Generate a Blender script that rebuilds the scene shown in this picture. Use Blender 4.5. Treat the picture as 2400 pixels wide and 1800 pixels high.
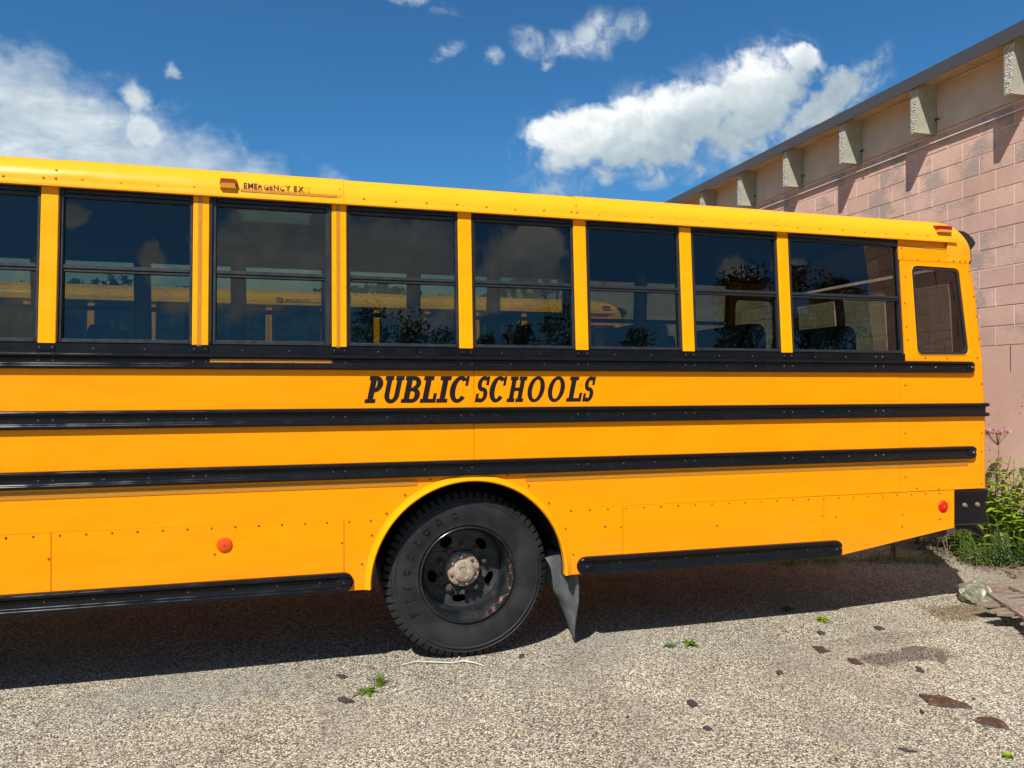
import bpy, math, random, bmesh
from math import sin, cos, pi, radians, sqrt, atan2, hypot
from mathutils import Vector, Matrix, noise
from mathutils.geometry import tessellate_polygon

random.seed(7)
for o in list(bpy.data.objects):
    bpy.data.objects.remove(o)
SC = bpy.context.scene
COL = SC.collection

# ------------------------------------------------------------------ camera
cd = bpy.data.cameras.new('camera')
cam = bpy.data.objects.new('camera', cd)
COL.objects.link(cam)
cd.sensor_width = 36.0
cd.lens = 26.085
cd.clip_start = 0.05
cd.clip_end = 2000
cam.location = (0, -4.45, 1.708)
cam.rotation_euler = (radians(90), 0, radians(-15.43))
SC.camera = cam

# ------------------------------------------------------------------ light, exposure
SUN_DIR = Vector((-0.52, -0.675, 1.0)).normalized()
sl = bpy.data.lights.new('sun', 'SUN')
sl.energy = 5.0
sl.angle = radians(0.53)
sl.color = (1.0, 0.955, 0.89)
so = bpy.data.objects.new('sun', sl)
COL.objects.link(so)
so.location = (-6, -8, 12)
so.rotation_euler = SUN_DIR.to_track_quat('Z', 'Y').to_euler()

SC.view_settings.view_transform = 'Standard'
SC.view_settings.look = 'None'
SC.view_settings.exposure = 0.55
SC.view_settings.gamma = 1.0
SC.view_settings.use_curve_mapping = False
SC.render.film_transparent = False
try:
    SC.cycles.max_bounces = 8
    SC.cycles.transparent_max_bounces = 16
    SC.cycles.use_denoising = True
except Exception:
    pass


# ------------------------------------------------------------------ node helper
class NT:
    def __init__(s, tree):
        s.t = tree
        s.n = tree.nodes
        s.l = tree.links

    def node(s, kind, **kw):
        n = s.n.new(kind)
        for k, v in kw.items():
            setattr(n, k, v)
        return n

    def put(s, sock, val):
        if hasattr(val, 'is_output'):
            s.l.new(val, sock)
        elif val is not None:
            if isinstance(val, (tuple, list)) and len(val) == 3 and sock.type == 'RGBA':
                val = (*val, 1)
            sock.default_value = val

    def math(s, op, a, b=None, c=None, clamp=False):
        n = s.node('ShaderNodeMath', operation=op, use_clamp=clamp)
        s.put(n.inputs[0], a)
        if b is not None: s.put(n.inputs[1], b)
        if c is not None: s.put(n.inputs[2], c)
        return n.outputs[0]

    def mix(s, fac, a, b, mode='MIX', clamp=False):
        n = s.node('ShaderNodeMix', data_type='RGBA', blend_type=mode)
        n.clamp_result = clamp
        s.put(n.inputs['Factor'], fac)
        s.put(n.inputs[6], a)
        s.put(n.inputs[7], b)
        return n.outputs[2]

    def ss(s, x, lo, hi, a=0.0, b=1.0):
        n = s.node('ShaderNodeMapRange', interpolation_type='SMOOTHSTEP')
        s.put(n.inputs[0], x)
        for i, v in enumerate((lo, hi, a, b)): s.put(n.inputs[i + 1], v)
        return n.outputs[0]

    def noise(s, vec, scale, detail=4, rough=0.55, dist=0.0, out=0):
        n = s.node('ShaderNodeTexNoise')
        if vec is not None: s.l.new(vec, n.inputs['Vector'])
        s.put(n.inputs['Scale'], scale)
        n.inputs['Detail'].default_value = detail
        n.inputs['Roughness'].default_value = rough
        n.inputs['Distortion'].default_value = dist
        return n.outputs[out]

    def voro(s, vec, scale, feature='F1', rnd=1.0):
        n = s.node('ShaderNodeTexVoronoi', feature=feature)
        if vec is not None: s.l.new(vec, n.inputs['Vector'])
        n.inputs['Scale'].default_value = scale
        n.inputs['Randomness'].default_value = rnd
        return n

    def ramp(s, fac, stops, interp='LINEAR'):
        n = s.node('ShaderNodeValToRGB')
        n.color_ramp.interpolation = interp
        el = n.color_ramp.elements
        while len(el) > 1: el.remove(el[0])
        el[0].position = stops[0][0]
        el[0].color = (*stops[0][1], 1)
        for p, c in stops[1:]:
            e = el.new(p)
            e.color = (*c, 1)
        s.put(n.inputs[0], fac)
        return n.outputs[0]

    def bump(s, h, strength=0.5, dist=0.01, normal=None):
        n = s.node('ShaderNodeBump')
        n.inputs['Strength'].default_value = strength
        n.inputs['Distance'].default_value = dist
        s.put(n.inputs['Height'], h)
        if normal is not None: s.l.new(normal, n.inputs['Normal'])
        return n.outputs[0]

    def coord(s, which='Object'):
        return s.node('ShaderNodeTexCoord').outputs[which]

    def pos(s):
        return s.node('ShaderNodeNewGeometry').outputs['Position']

    def scale(s, vec, sc, loc=(0, 0, 0), rot=(0, 0, 0)):
        n = s.node('ShaderNodeMapping')
        s.l.new(vec, n.inputs[0])
        n.inputs['Scale'].default_value = sc
        n.inputs['Location'].default_value = loc
        n.inputs['Rotation'].default_value = rot
        return n.outputs[0]


def new_mat(name):
    m = bpy.data.materials.new(name)
    m.use_nodes = True
    t = NT(m.node_tree)
    b = t.n['Principled BSDF']
    return m, t, b


def simple(name, color, rough=0.5, metal=0.0, var=0.12, vscale=6.0, bump=0.0, bscale=60.0, spec=0.5, coat=0.0,
           color2=None, c2lo=0.55, c2hi=0.7, c2scale=8.0, rvar=0.1):
    m, t, b = new_mat(name)
    p = t.coord('Object')
    n1 = t.noise(p, vscale, 5, 0.6)
    k = t.ss(n1, 0.25, 0.75, 1 - var, 1 + var)
    c = t.mix(1.0, color, (1, 1, 1), 'MULTIPLY')
    v = t.node('ShaderNodeCombineColor')
    for i in range(3): t.l.new(k, v.inputs[i])
    c = t.mix(1.0, color, v.outputs[0], 'MULTIPLY')
    if color2 is not None:
        n2 = t.noise(p, c2scale, 8, 0.65, 0.4)
        c = t.mix(t.ss(n2, c2lo, c2hi), c, color2)
    t.put(b.inputs['Base Color'], c)
    t.put(b.inputs['Roughness'], t.ss(t.noise(p, vscale * 2.3, 4), 0.3, 0.7, max(0.02, rough - rvar), min(1, rough + rvar)))
    b.inputs['Metallic'].default_value = metal
    b.inputs['Specular IOR Level'].default_value = spec
    if coat: b.inputs['Coat Weight'].default_value = coat
    if bump:
        t.put(b.inputs['Normal'], t.bump(t.noise(p, bscale, 6, 0.65), bump, 0.01))
    return m


# ------------------------------------------------------------------ world: sky with clouds
W = bpy.data.worlds.new('World')
SC.world = W
W.use_nodes = True
t = NT(W.node_tree)
bg = t.n['Background']
sky = t.node('ShaderNodeTexSky', sky_type='NISHITA')
sky.sun_disc = False
sky.sun_elevation = math.asin(SUN_DIR.z)
sky.sun_rotation = atan2(SUN_DIR.x, SUN_DIR.y)
sky.altitude = 100
sky.air_density = 1.0
sky.dust_density = 0.55
sky.ozone_density = 2.2
d = t.node('ShaderNodeTexCoord').outputs['Generated']
nrm = t.node('ShaderNodeVectorMath', operation='NORMALIZE')
t.l.new(d, nrm.inputs[0])
sep = t.node('ShaderNodeSeparateXYZ')
t.l.new(nrm.outputs[0], sep.inputs[0])
ax = t.math('MAXIMUM', t.math('ABSOLUTE', sep.outputs[1]), 0.02)
U = t.math('DIVIDE', sep.outputs[0], ax)
V = t.math('DIVIDE', sep.outputs[2], ax)
cmb = t.node('ShaderNodeCombineXYZ')
t.l.new(U, cmb.inputs[0]); t.l.new(V, cmb.inputs[1])
uv0 = cmb.outputs[0]
# warp for ragged cloud edges
wn = t.node('ShaderNodeTexNoise')
t.l.new(uv0, wn.inputs['Vector'])
wn.inputs['Scale'].default_value = 11
wn.inputs['Detail'].default_value = 6
wn.inputs['Roughness'].default_value = 0.55
wv = t.node('ShaderNodeVectorMath', operation='MULTIPLY_ADD')
t.l.new(wn.outputs['Color'], wv.inputs[0])
wv.inputs[1].default_value = (0.085, 0.07, 0)
wv.inputs[2].default_value = (-0.0425, -0.035, 0)
wadd = t.node('ShaderNodeVectorMath', operation='ADD')
t.l.new(uv0, wadd.inputs[0]); t.l.new(wv.outputs[0], wadd.inputs[1])
uv = wadd.outputs[0]


def blobs(lst, drot=0, src=None):
    res = None
    for (x, y, rx, ry, r) in lst:
        mp = t.node('ShaderNodeMapping', vector_type='TEXTURE')
        t.l.new(src or uv, mp.inputs[0])
        mp.inputs['Location'].default_value = (x, y, 0)
        mp.inputs['Rotation'].default_value = (0, 0, radians(r + drot))
        mp.inputs['Scale'].default_value = (rx, ry, 1)
        ln = t.node('ShaderNodeVectorMath', operation='LENGTH')
        t.l.new(mp.outputs[0], ln.inputs[0])
        f = t.math('SUBTRACT', 1.0, ln.outputs['Value'])
        res = f if res is None else t.math('MAXIMUM', res, f)
    return res


dense = [(0.4108, 0.3646, 0.1279, 0.0509, 22), (0.5444, 0.3954, 0.1572, 0.0636, 24), (0.6709, 0.4523, 0.1181, 0.0613, 30), (0.7539, 0.5082, 0.0525, 0.0218, -8),
         (0.795, 0.452, 0.135, 0.031, 34), (0.6546, 0.403, 0.1253, 0.0398, 34), (0.3506, 0.3493, 0.0614, 0.033, 18), (0.4839, 0.3474, 0.1266, 0.0375, 14)]
thin = [(0.385, 0.487, 0.075, 0.014, 20), (0.86, 0.47, 0.07, 0.02, 30), (0.44, 0.31, 0.14, 0.016, 8), (0.3391, 0.2861, 0.0357, 0.0208, 35), (0.3751, 0.2939, 0.0224, 0.0289, 30), (0.4961, 0.3028, 0.0386, 0.0149, 20),
        (0.5685, 0.3192, 0.0276, 0.0138, 30), (0.4146, 0.2968, 0.0171, 0.0106, 0), (0.65, 0.3591, 0.0611, 0.0253, 25),
        (0.2957, 0.4825, 0.031, 0.0235, -15), (0.3584, 0.4837, 0.033, 0.0200, 15), (0.4118, 0.5035, 0.0380, 0.0300, 40),
        (0.4637, 0.5261, 0.031, 0.0230, 20), (0.3309, 0.457, 0.0109, 0.013, -40), (0.1853, 0.4615, 0.030, 0.0110, 30),
        (-0.1609, 0.3909, 0.011, 0.0068, -10), (0.1272, 0.5153, 0.0687, 0.0103, 0), (0.2514, 0.4535, 0.014, 0.0075, -40)]
tower = [(-0.2028, 0.349, 0.0205, 0.0260, 0), (-0.2018, 0.3141, 0.023, 0.0262, 0), (-0.1875, 0.3150, 0.0343, 0.0180, -10)]
back = [(-0.0835, 0.2916, 0.0561, 0.0812, 20), (-0.0318, 0.3268, 0.0893, 0.1099, 0), (0.1101, 0.3113, 0.1305, 0.0857, 0), (0.2822, 0.3133, 0.0807, 0.0657, 30), (0.3325, 0.3458, 0.0382, 0.0605, 0), (0.2637, 0.2649, 0.123, 0.0297, 20), (-0.339, 0.2204, 0.0395, 0.0553, 0), (-0.3214, 0.2713, 0.0266, 0.0202, 0), (-0.1875, 0.2992, 0.0245, 0.0265, 20), (-0.1288, 0.2523, 0.0596, 0.0214, 10), (-0.281, 0.3548, 0.0182, 0.0205, 0), (0.6526, 0.3101, 0.0447, 0.036, 0), (0.7477, 0.3272, 0.0389, 0.0167, 0), (-0.75, 0.34, 0.15, 0.08, 10), (1.3, 0.39, 0.25, 0.08, 5)]
fine = t.noise(uv0, 21, 9, 0.60, 0.15)
fb = t.math('MULTIPLY', t.math('SUBTRACT', fine, 0.5), 1.0)
front = t.math('GREATER_THAN', sep.outputs[1], 0.0)
backm = t.math('SUBTRACT', 1.0, front)
fd = blobs(dense)
a1 = t.ss(t.math('ADD', fd, t.math('MULTIPLY', fb, 1.35)), -0.06, 0.46)
halo = t.math('MULTIPLY', t.ss(fd, -0.40, 0.25), t.ss(t.noise(uv, 16, 8, 0.62, 0.4), 0.44, 0.78, 0, 0.65))
a1 = t.math('MAXIMUM', a1, halo)
a2 = t.math('MULTIPLY', t.ss(blobs(thin), -0.35, 0.75, 0, 0.95), t.ss(t.noise(uv, 19, 9, 0.62, 0.5), 0.34, 0.70))
streak = t.noise(t.scale(uv0, (6, 20, 1), rot=(0, 0, radians(12))), 1.0, 7, 0.6, 0.6)
bline = t.math('MINIMUM', t.math('MULTIPLY_ADD', U, -0.42, 0.276), 0.47)
bank_f = t.math('ADD', t.math('DIVIDE', t.math('SUBTRACT', bline, V), 0.075), t.math('MULTIPLY', fb, 1.5))
bank_f = t.math('ADD', bank_f, t.math('MULTIPLY', t.math('SUBTRACT', t.noise(uv0, 5, 5, 0.55), 0.5), 1.6))
a3 = t.math('MULTIPLY', t.ss(bank_f, -0.15, 0.85), t.ss(streak, 0.30, 0.70, 0.60, 0.94))
a3 = t.math('MULTIPLY', a3, t.ss(U, 0.08, 0.30, 1, 0.25))
a4 = t.ss(t.math('ADD', blobs(tower), t.math('MULTIPLY', fb, 1.3)), -0.15, 0.65, 0, 0.93)
af = t.math('MULTIPLY', t.math('MAXIMUM', t.math('MAXIMUM', a1, a2), t.math('MAXIMUM', a3, a4)), front)
a5 = t.math('MULTIPLY', t.ss(t.math('ADD', blobs(back), t.math('MULTIPLY', fb, 1.2)), -0.02, 0.4), backm)
alpha = t.math('MAXIMUM', af, a5)
# relief: billow noise differenced toward the sun side + underside grey
off = t.node('ShaderNodeVectorMath', operation='ADD')
t.l.new(uv, off.inputs[0]); off.inputs[1].default_value = (-0.008, 0.012, 0)
nA = t.noise(uv, 13, 7, 0.58)
nB = t.noise(off.outputs[0], 13, 7, 0.58)
rel = t.math('MULTIPLY', t.math('SUBTRACT', nA, nB), 1.25)
# distance below the sloping top edge of the big cloud
lx = t.math('SUBTRACT', V, t.math('MULTIPLY', U, 0.40))
under = t.ss(t.math('ADD', lx, t.math('MULTIPLY', t.math('SUBTRACT', t.noise(uv, 7, 4), 0.5), 0.06)), 0.138, 0.232)
ung = t.math('MULTIPLY_ADD', under, 0.82, 0.18)
inside = t.ss(fd, 0.05, 0.55, 1.0, 0.0)
shade_f = t.math('ADD', t.math('MAXIMUM', ung, t.math('MULTIPLY', inside, 0.30)), rel, clamp=True)
shade_f = t.math('ADD', shade_f, t.math('MULTIPLY', t.math('SUBTRACT', t.noise(uv, 5, 3), 0.5), 0.5), clamp=True)
isbig = t.ss(fd, -0.6, -0.1)
shade_o = t.math('ADD', 0.62, t.math('ADD', rel, t.math('MULTIPLY', t.math('SUBTRACT', streak, 0.5), 0.9)), clamp=True)
shade = t.math('ADD', t.math('MULTIPLY', isbig, shade_f), t.math('MULTIPLY', t.math('SUBTRACT', 1.0, isbig), shade_o))
ccol = t.ramp(shade, [(0.0, (4.2, 5.3, 6.1)), (0.40, (6.0, 7.1, 7.7)), (0.75, (8.6, 9.4, 9.7)), (1.0, (11.6, 11.9, 11.8))])
skyc = t.mix(1.0, sky.outputs[0], (0.40, 0.95, 1.30), 'MULTIPLY')
gm = t.node('ShaderNodeMix', data_type='RGBA')
final = t.mix(alpha, skyc, ccol)
t.l.new(final, bg.inputs['Color'])
bg.inputs['Strength'].default_value = 0.060

# ------------------------------------------------------------------ materials
M = {}


def mat_yellow(name, base):
    m, t, b = new_mat(name)
    p = t.coord('Object')
    n = t.noise(p, 1.6, 5, 0.6)
    c = t.mix(t.ss(n, 0.3, 0.75, 0, 0.16), base, (base[0] * 0.97, base[1] * 0.86, base[2]))
    # dust and grime collecting low down
    dz = t.node('ShaderNodeSeparateXYZ'); t.l.new(p, dz.inputs[0])
    low = t.ss(dz.outputs[2], 0.42, 0.80, 1, 0)
    g = t.math('MULTIPLY', low, t.ss(t.noise(t.scale(p, (1.5, 1.5, 6)), 3.0, 8, 0.7), 0.35, 0.8, 0.02, 0.34))
    c = t.mix(g, c, (0.40, 0.22, 0.07))
    fade = t.ss(t.noise(t.scale(p, (0.5, 1, 1.2)), 2.0, 6, 0.6), 0.45, 0.75, 0, 0.10)
    c = t.mix(fade, c, (0.80, 0.33, 0.03))
    streak = t.noise(t.scale(p, (30, 30, 1.1)), 1.0, 5, 0.6)
    c = t.mix(t.ss(streak, 0.55, 0.85, 0, 0.10), c, (0.55, 0.24, 0.03))
    t.put(b.inputs['Base Color'], c)
    t.put(b.inputs['Roughness'], t.ss(t.noise(p, 7, 6, 0.6), 0.25, 0.75, 0.26, 0.42))
    b.inputs['Specular IOR Level'].default_value = 0.14
    wob = t.noise(t.scale(p, (1.0, 1.0, 2.2)), 2.1, 2, 0.4)
    t.put(b.inputs['Normal'], t.bump(wob, 0.28, 0.05, t.bump(t.noise(p, 600, 3), 0.02, 0.001)))
    return m


M['yellow'] = mat_yellow('school_bus_yellow', (0.89, 0.266, 0.0))
M['roof'] = mat_yellow('sunlit_roof_yellow', (0.84, 0.345, 0.010))  # lighter than the sides: sun and sky light on the roof put into its colour
M['yellow_trim'] = mat_yellow('yellow_trim', (0.87, 0.315, 0.0))
M['black'] = simple('black_gloss_paint', (0.006, 0.006, 0.007), 0.20, var=0.2, vscale=3, spec=0.22,
                    color2=(0.03, 0.029, 0.027), c2lo=0.56, c2hi=0.85, c2scale=34, rvar=0.10)
M['sill'] = simple('black_sill_paint', (0.005, 0.0055, 0.007), 0.30, var=0.2, vscale=4, spec=0.22)
M['frame'] = simple('dark_window_aluminium', (0.017, 0.018, 0.020), 0.42, metal=0.0, var=0.2, vscale=10, spec=0.35)
M['gasket'] = simple('rubber_gasket', (0.012, 0.012, 0.012), 0.6)
M['dark'] = simple('underbody_black', (0.008, 0.008, 0.008), 0.85, bump=0.2, bscale=30)
M['liner'] = simple('wheel_well_liner', (0.012, 0.012, 0.012), 0.9)
M['floor'] = simple('bus_floor_dark', (0.02, 0.02, 0.02), 0.8)
M['ceiling'] = simple('bus_ceiling_panel', (0.05, 0.055, 0.058), 0.7)  # pale panels coloured dark: the interior shade is put into the base colour
M['seat'] = simple('navy_seat_vinyl', (0.006, 0.009, 0.018), 0.6, bump=0.1, spec=0.25)
M['screw'] = simple('screw_metal', (0.22, 0.21, 0.20), 0.35, metal=0.9, var=0.4, vscale=60)
M['rivet'] = simple('painted_rivet', (0.26, 0.085, 0.006), 0.45, var=0.4, vscale=20, color2=(0.05, 0.03, 0.02), c2lo=0.45, c2hi=0.6, c2scale=9)
M['bolt'] = simple('rusty_bolt_head', (0.20, 0.145, 0.11), 0.6, metal=0.3, var=0.3, vscale=50)
M['letter'] = simple('black_vinyl_lettering', (0.010, 0.009, 0.009), 0.6, var=0.2, vscale=25, spec=0.12)
M['ghost'] = simple('faded_lettering_ghost', (0.76, 0.27, 0.004), 0.5, spec=0.15)
M['brown_letter'] = simple('worn_brown_lettering', (0.018, 0.009, 0.005), 0.55, spec=0.15)
M['steel'] = simple('galvanised_band', (0.30, 0.27, 0.25), 0.5, metal=0.5, color2=(0.12, 0.08, 0.06), c2scale=14)
M['pipe_rust'] = simple('rusty_exhaust', (0.045, 0.028, 0.022), 0.75, color2=(0.14, 0.055, 0.03), c2lo=0.5, c2hi=0.7, c2scale=12)
M['black_matt'] = simple('black_matt', (0.010, 0.010, 0.011), 0.6)

# retroreflective tape: honeycomb
m, t, b = new_mat('honeycomb_reflective_tape')
p = t.coord('Object')
sx = t.scale(p, (1, 1, 1))
v = t.voro(sx, 150, 'DISTANCE_TO_EDGE', 0.9)
e = t.ss(v.outputs['Distance'], 0.02, 0.2)
c = t.mix(e, (0.50, 0.20, 0.01), (0.37, 0.135, 0.002))
t.put(b.inputs['Base Color'], c)
b.inputs['Roughness'].default_value = 0.32
M['tape'] = m


def lens(name, col, emit=None):
    m, t, b = new_mat(name)
    p = t.coord('Object')
    v = t.node('ShaderNodeTexWave'); t.l.new(p, v.inputs[0]); v.inputs['Scale'].default_value = 90
    c = t.mix(t.ss(v.outputs[1], 0.2, 0.8, 0, 0.4), col, (col[0] * .55, col[1] * .4, col[2] * .4))
    t.put(b.inputs['Base Color'], c)
    b.inputs['Roughness'].default_value = 0.3
    b.inputs['Specular IOR Level'].default_value = 0.35
    t.put(b.inputs['Normal'], t.bump(v.outputs[1], 0.3, 0.002))
    return m


M['red_lens'] = lens('red_lens', (0.78, 0.006, 0.004))
M['amber_red'] = lens('weathered_amber_lens', (0.42, 0.055, 0.012))
M['dark_red'] = lens('dark_red_marker_lens', (0.33, 0.004, 0.008))
M['orange_refl'] = lens('orange_reflector', (0.74, 0.075, 0.003))
M['yellow_lens'] = lens('yellow_lamp_base', (0.62, 0.27, 0.03))


def mat_glass(name, tint, spec=1.0):
    m = bpy.data.materials.new(name)
    m.use_nodes = True
    t = NT(m.node_tree)
    t.n.clear()
    out = t.node('ShaderNodeOutputMaterial')
    tr = t.node('ShaderNodeBsdfTransparent')
    gl = t.node('ShaderNodeBsdfGlossy')
    gl.inputs['Roughness'].default_value = 0.0
    p = t.coord('Object')
    wob = t.noise(p, 2.3, 2, 0.5)
    gl.inputs['Color'].default_value = (1, 1, 1, 1)
    bn = t.bump(wob, 0.06, 0.02)
    t.l.new(bn, gl.inputs['Normal'])
    dirt = t.ss(t.noise(t.scale(p, (2, 2, 1)), 5, 8, 0.7), 0.55, 0.85, 0, 0.05)
    c = t.mix(dirt, tint, (tint[0] * 1.1, tint[1] * 1.05, tint[2]))
    t.l.new(c, tr.inputs['Color'])
    fr = t.node('ShaderNodeFresnel'); fr.inputs['IOR'].default_value = 1.5
    geo = t.node('ShaderNodeNewGeometry')
    ff = t.math('SUBTRACT', 1.0, geo.outputs['Backfacing'])
    k = t.math('MULTIPLY', t.math('MULTIPLY', fr.outputs[0], 1.25 * spec), ff, clamp=True)
    mx = t.node('ShaderNodeMixShader')
    t.l.new(k, mx.inputs[0]); t.l.new(tr.outputs[0], mx.inputs[1]); t.l.new(gl.outputs[0], mx.inputs[2])
    # dust film
    df = t.node('ShaderNodeBsdfDiffuse'); df.inputs['Color'].default_value = (0.28, 0.26, 0.22, 1)
    mx2 = t.node('ShaderNodeMixShader')
    speck = t.ss(t.noise(p, 130, 2, 0.5), 0.80, 0.84, 0, 0.12)
    t.l.new(t.math('ADD', t.math('MULTIPLY', dirt, 0.16), speck, clamp=True), mx2.inputs[0])
    t.l.new(mx.outputs[0], mx2.inputs[1]); t.l.new(df.outputs[0], mx2.inputs[2])
    t.l.new(mx2.outputs[0], out.inputs[0])
    return m


M['glass'] = mat_glass('tinted_window_glass', (0.56, 0.61, 0.55))
M['glass_dark'] = mat_glass('dark_tinted_rear_glass', (0.52, 0.50, 0.50))
m, t, b = new_mat('roof_hatch_translucent')
b.inputs['Base Color'].default_value = (0.35, 0.5, 0.47, 1)
b.inputs['Transmission Weight'].default_value = 0.75
b.inputs['Roughness'].default_value = 0.6
M['hatch'] = m

# tyre rubber
m, t, b = new_mat('tyre_rubber')
p = t.coord('Object')
n = t.noise(p, 5, 6, 0.65)
c = t.mix(t.ss(n, 0.35, 0.7), (0.011, 0.011, 0.012), (0.024, 0.023, 0.022))
c = t.mix(t.ss(t.noise(p, 38, 6, 0.7), 0.55, 0.9, 0, 0.35), c, (0.07, 0.065, 0.058))
t.put(b.inputs['Base Color'], c)
t.put(b.inputs['Roughness'], t.ss(n, 0.3, 0.7, 0.48, 0.66))
b.inputs['Specular IOR Level'].default_value = 0.22
t.put(b.inputs['Normal'], t.bump(t.noise(p, 220, 4), 0.12, 0.004))
M['rubber'] = m

# rim: glossy black with rust round the flange on one side
m, t, b = new_mat('black_wheel_with_rust')
p = t.coord('Object')
sp = t.node('ShaderNodeSeparateXYZ'); t.l.new(p, sp.inputs[0])
r = t.math('SQRT', t.math('ADD', t.math('POWER', sp.outputs[0], 2.0), t.math('POWER', sp.outputs[2], 2.0)))
band = t.math('MULTIPLY', t.ss(r, 0.268, 0.280), t.ss(r, 0.296, 0.302, 1, 0))
side = t.ss(sp.outputs[0], 0.06, 0.22)
side = t.math('MULTIPLY', side, t.ss(sp.outputs[2], 0.20, 0.10))
rn = t.noise(p, 26, 9, 0.72)
rust = t.math('MULTIPLY', t.math('MULTIPLY', band, side), t.ss(rn, 0.51, 0.58))
specks = t.ss(t.noise(p, 60, 7, 0.75), 0.68, 0.74, 0, 0.6)
rc = t.mix(t.ss(t.noise(p, 40, 5), 0.4, 0.6), (0.08, 0.032, 0.02), (0.19, 0.085, 0.05))
base = t.mix(t.ss(t.noise(p, 9, 7, 0.6), 0.45, 0.75), (0.009, 0.011, 0.013), (0.030, 0.028, 0.026))
c = t.mix(t.math('MAXIMUM', rust, specks), base, rc)
t.put(b.inputs['Base Color'], c)
t.put(b.inputs['Roughness'], t.math('MULTIPLY_ADD', rust, 0.6, 0.2))
t.put(b.inputs['Normal'], t.bump(t.math('MULTIPLY', rust, rn), 0.5, 0.01))
M['rim'] = m
M['rim_disc'] = simple('dirty_wheel_disc', (0.030, 0.028, 0.027), 0.62, color2=(0.085, 0.075, 0.065), c2lo=0.4, c2hi=0.75,
                       c2scale=6, bump=0.1, bscale=40)
M['hub'] = simple('rusty_hub_cap', (0.30, 0.245, 0.185), 0.9, var=0.35, vscale=30, color2=(0.26, 0.125, 0.055), c2lo=0.50,
                  c2hi=0.62, c2scale=18, bump=0.7, bscale=45)
M['hub_bolt'] = simple('hub_bolt', (0.30, 0.26, 0.22), 0.45, metal=0.5)
M['nut'] = simple('dark_wheel_nut', (0.05, 0.038, 0.028), 0.7, color2=(0.13, 0.07, 0.04), c2scale=40)
M['flap'] = simple('grey_rubber_flap', (0.075, 0.078, 0.080), 0.55, var=0.3, vscale=8, bump=0.15, bscale=80,
                   color2=(0.14, 0.14, 0.135), c2lo=0.5, c2hi=0.8, c2scale=12)

# painted concrete block
m, t, b = new_mat('pink_painted_block')
p = t.pos()
oi = t.node('ShaderNodeObjectInfo').outputs['Random']
rough_n = t.voro(p, 95, 'F1')
fn = t.noise(p, 70, 3, 0.72)
blot = t.noise(p, 2.9, 5, 0.55)
wear = t.math('ADD', t.ss(blot, 0.36, 0.64, 0, 0.75), t.math('MULTIPLY', t.math('SUBTRACT', t.ss(oi, 0.2, 0.9), 0.5), 0.7), clamp=True)
pit = t.math('SUBTRACT', t.math('ADD', t.math('MULTIPLY', wear, 0.31), fn), 0.745)
pit = t.ss(pit, -0.02, 0.05)
pk = t.mix(t.ss(t.noise(p, 1.3, 6), 0.3, 0.7), (0.46, 0.285, 0.218), (0.55, 0.355, 0.275))
pk = t.mix(t.ss(t.noise(p, 22, 6, 0.7), 0.45, 0.75, 0, 0.45), pk, (0.36, 0.23, 0.18))
grey = t.mix(t.noise(p, 60, 3), (0.12, 0.118, 0.11), (0.34, 0.30, 0.26))
tint = t.mix(t.ss(wear, 0.2, 1.0, 0, 0.12), pk, (0.28, 0.24, 0.20))
c = t.mix(t.math('MULTIPLY', pit, 0.85), tint, grey)
bright = t.math('MULTIPLY_ADD', oi, 0.16, 0.92)
bc = t.node('ShaderNodeCombineColor')
for i in range(3): t.l.new(bright, bc.inputs[i])
c = t.mix(1.0, c, bc.outputs[0], 'MULTIPLY')
t.put(b.inputs['Base Color'], c)
b.inputs['Roughness'].default_value = 0.9
b.inputs['Specular IOR Level'].default_value = 0.2
h = t.math('ADD', t.math('MULTIPLY', pit, -0.6), t.math('MULTIPLY', rough_n.outputs['Distance'], 0.5))
t.put(b.inputs['Normal'], t.bump(h, 0.55, 0.006))
M['block'] = m

m, t, b = new_mat('pink_painted_concrete')
p = t.pos()
pk = t.mix(t.ss(t.noise(p, 1.1, 6), 0.3, 0.7), (0.47, 0.295, 0.23), (0.55, 0.36, 0.29))
pk = t.mix(t.ss(t.noise(t.scale(p, (1, 1, .35)), 3.0, 7), 0.5, 0.8, 0, 0.4), pk, (0.42, 0.27, 0.22))
vv = t.voro(p, 13, 'F1')
holes = t.math('MULTIPLY', t.ss(vv.outputs['Distance'], 0.10, 0.17, 1, 0), t.ss(t.noise(p, 4.0, 4), 0.50, 0.58))
vv2 = t.voro(p, 42, 'F1')
holes2 = t.math('MULTIPLY', t.ss(vv2.outputs['Distance'], 0.10, 0.2, 1, 0), t.ss(t.noise(p, 5.0, 4), 0.55, 0.62))
hh = t.math('MAXIMUM', holes, holes2)
c = t.mix(t.math('MULTIPLY', hh, 0.85), pk, (0.13, 0.09, 0.07))
t.put(b.inputs['Base Color'], c)
b.inputs['Roughness'].default_value = 0.88
b.inputs['Specular IOR Level'].default_value = 0.2
t.put(b.inputs['Normal'], t.bump(t.math('SUBTRACT', t.noise(p, 16, 6), hh), 0.4, 0.006))
M['pink_concrete'] = m

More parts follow.
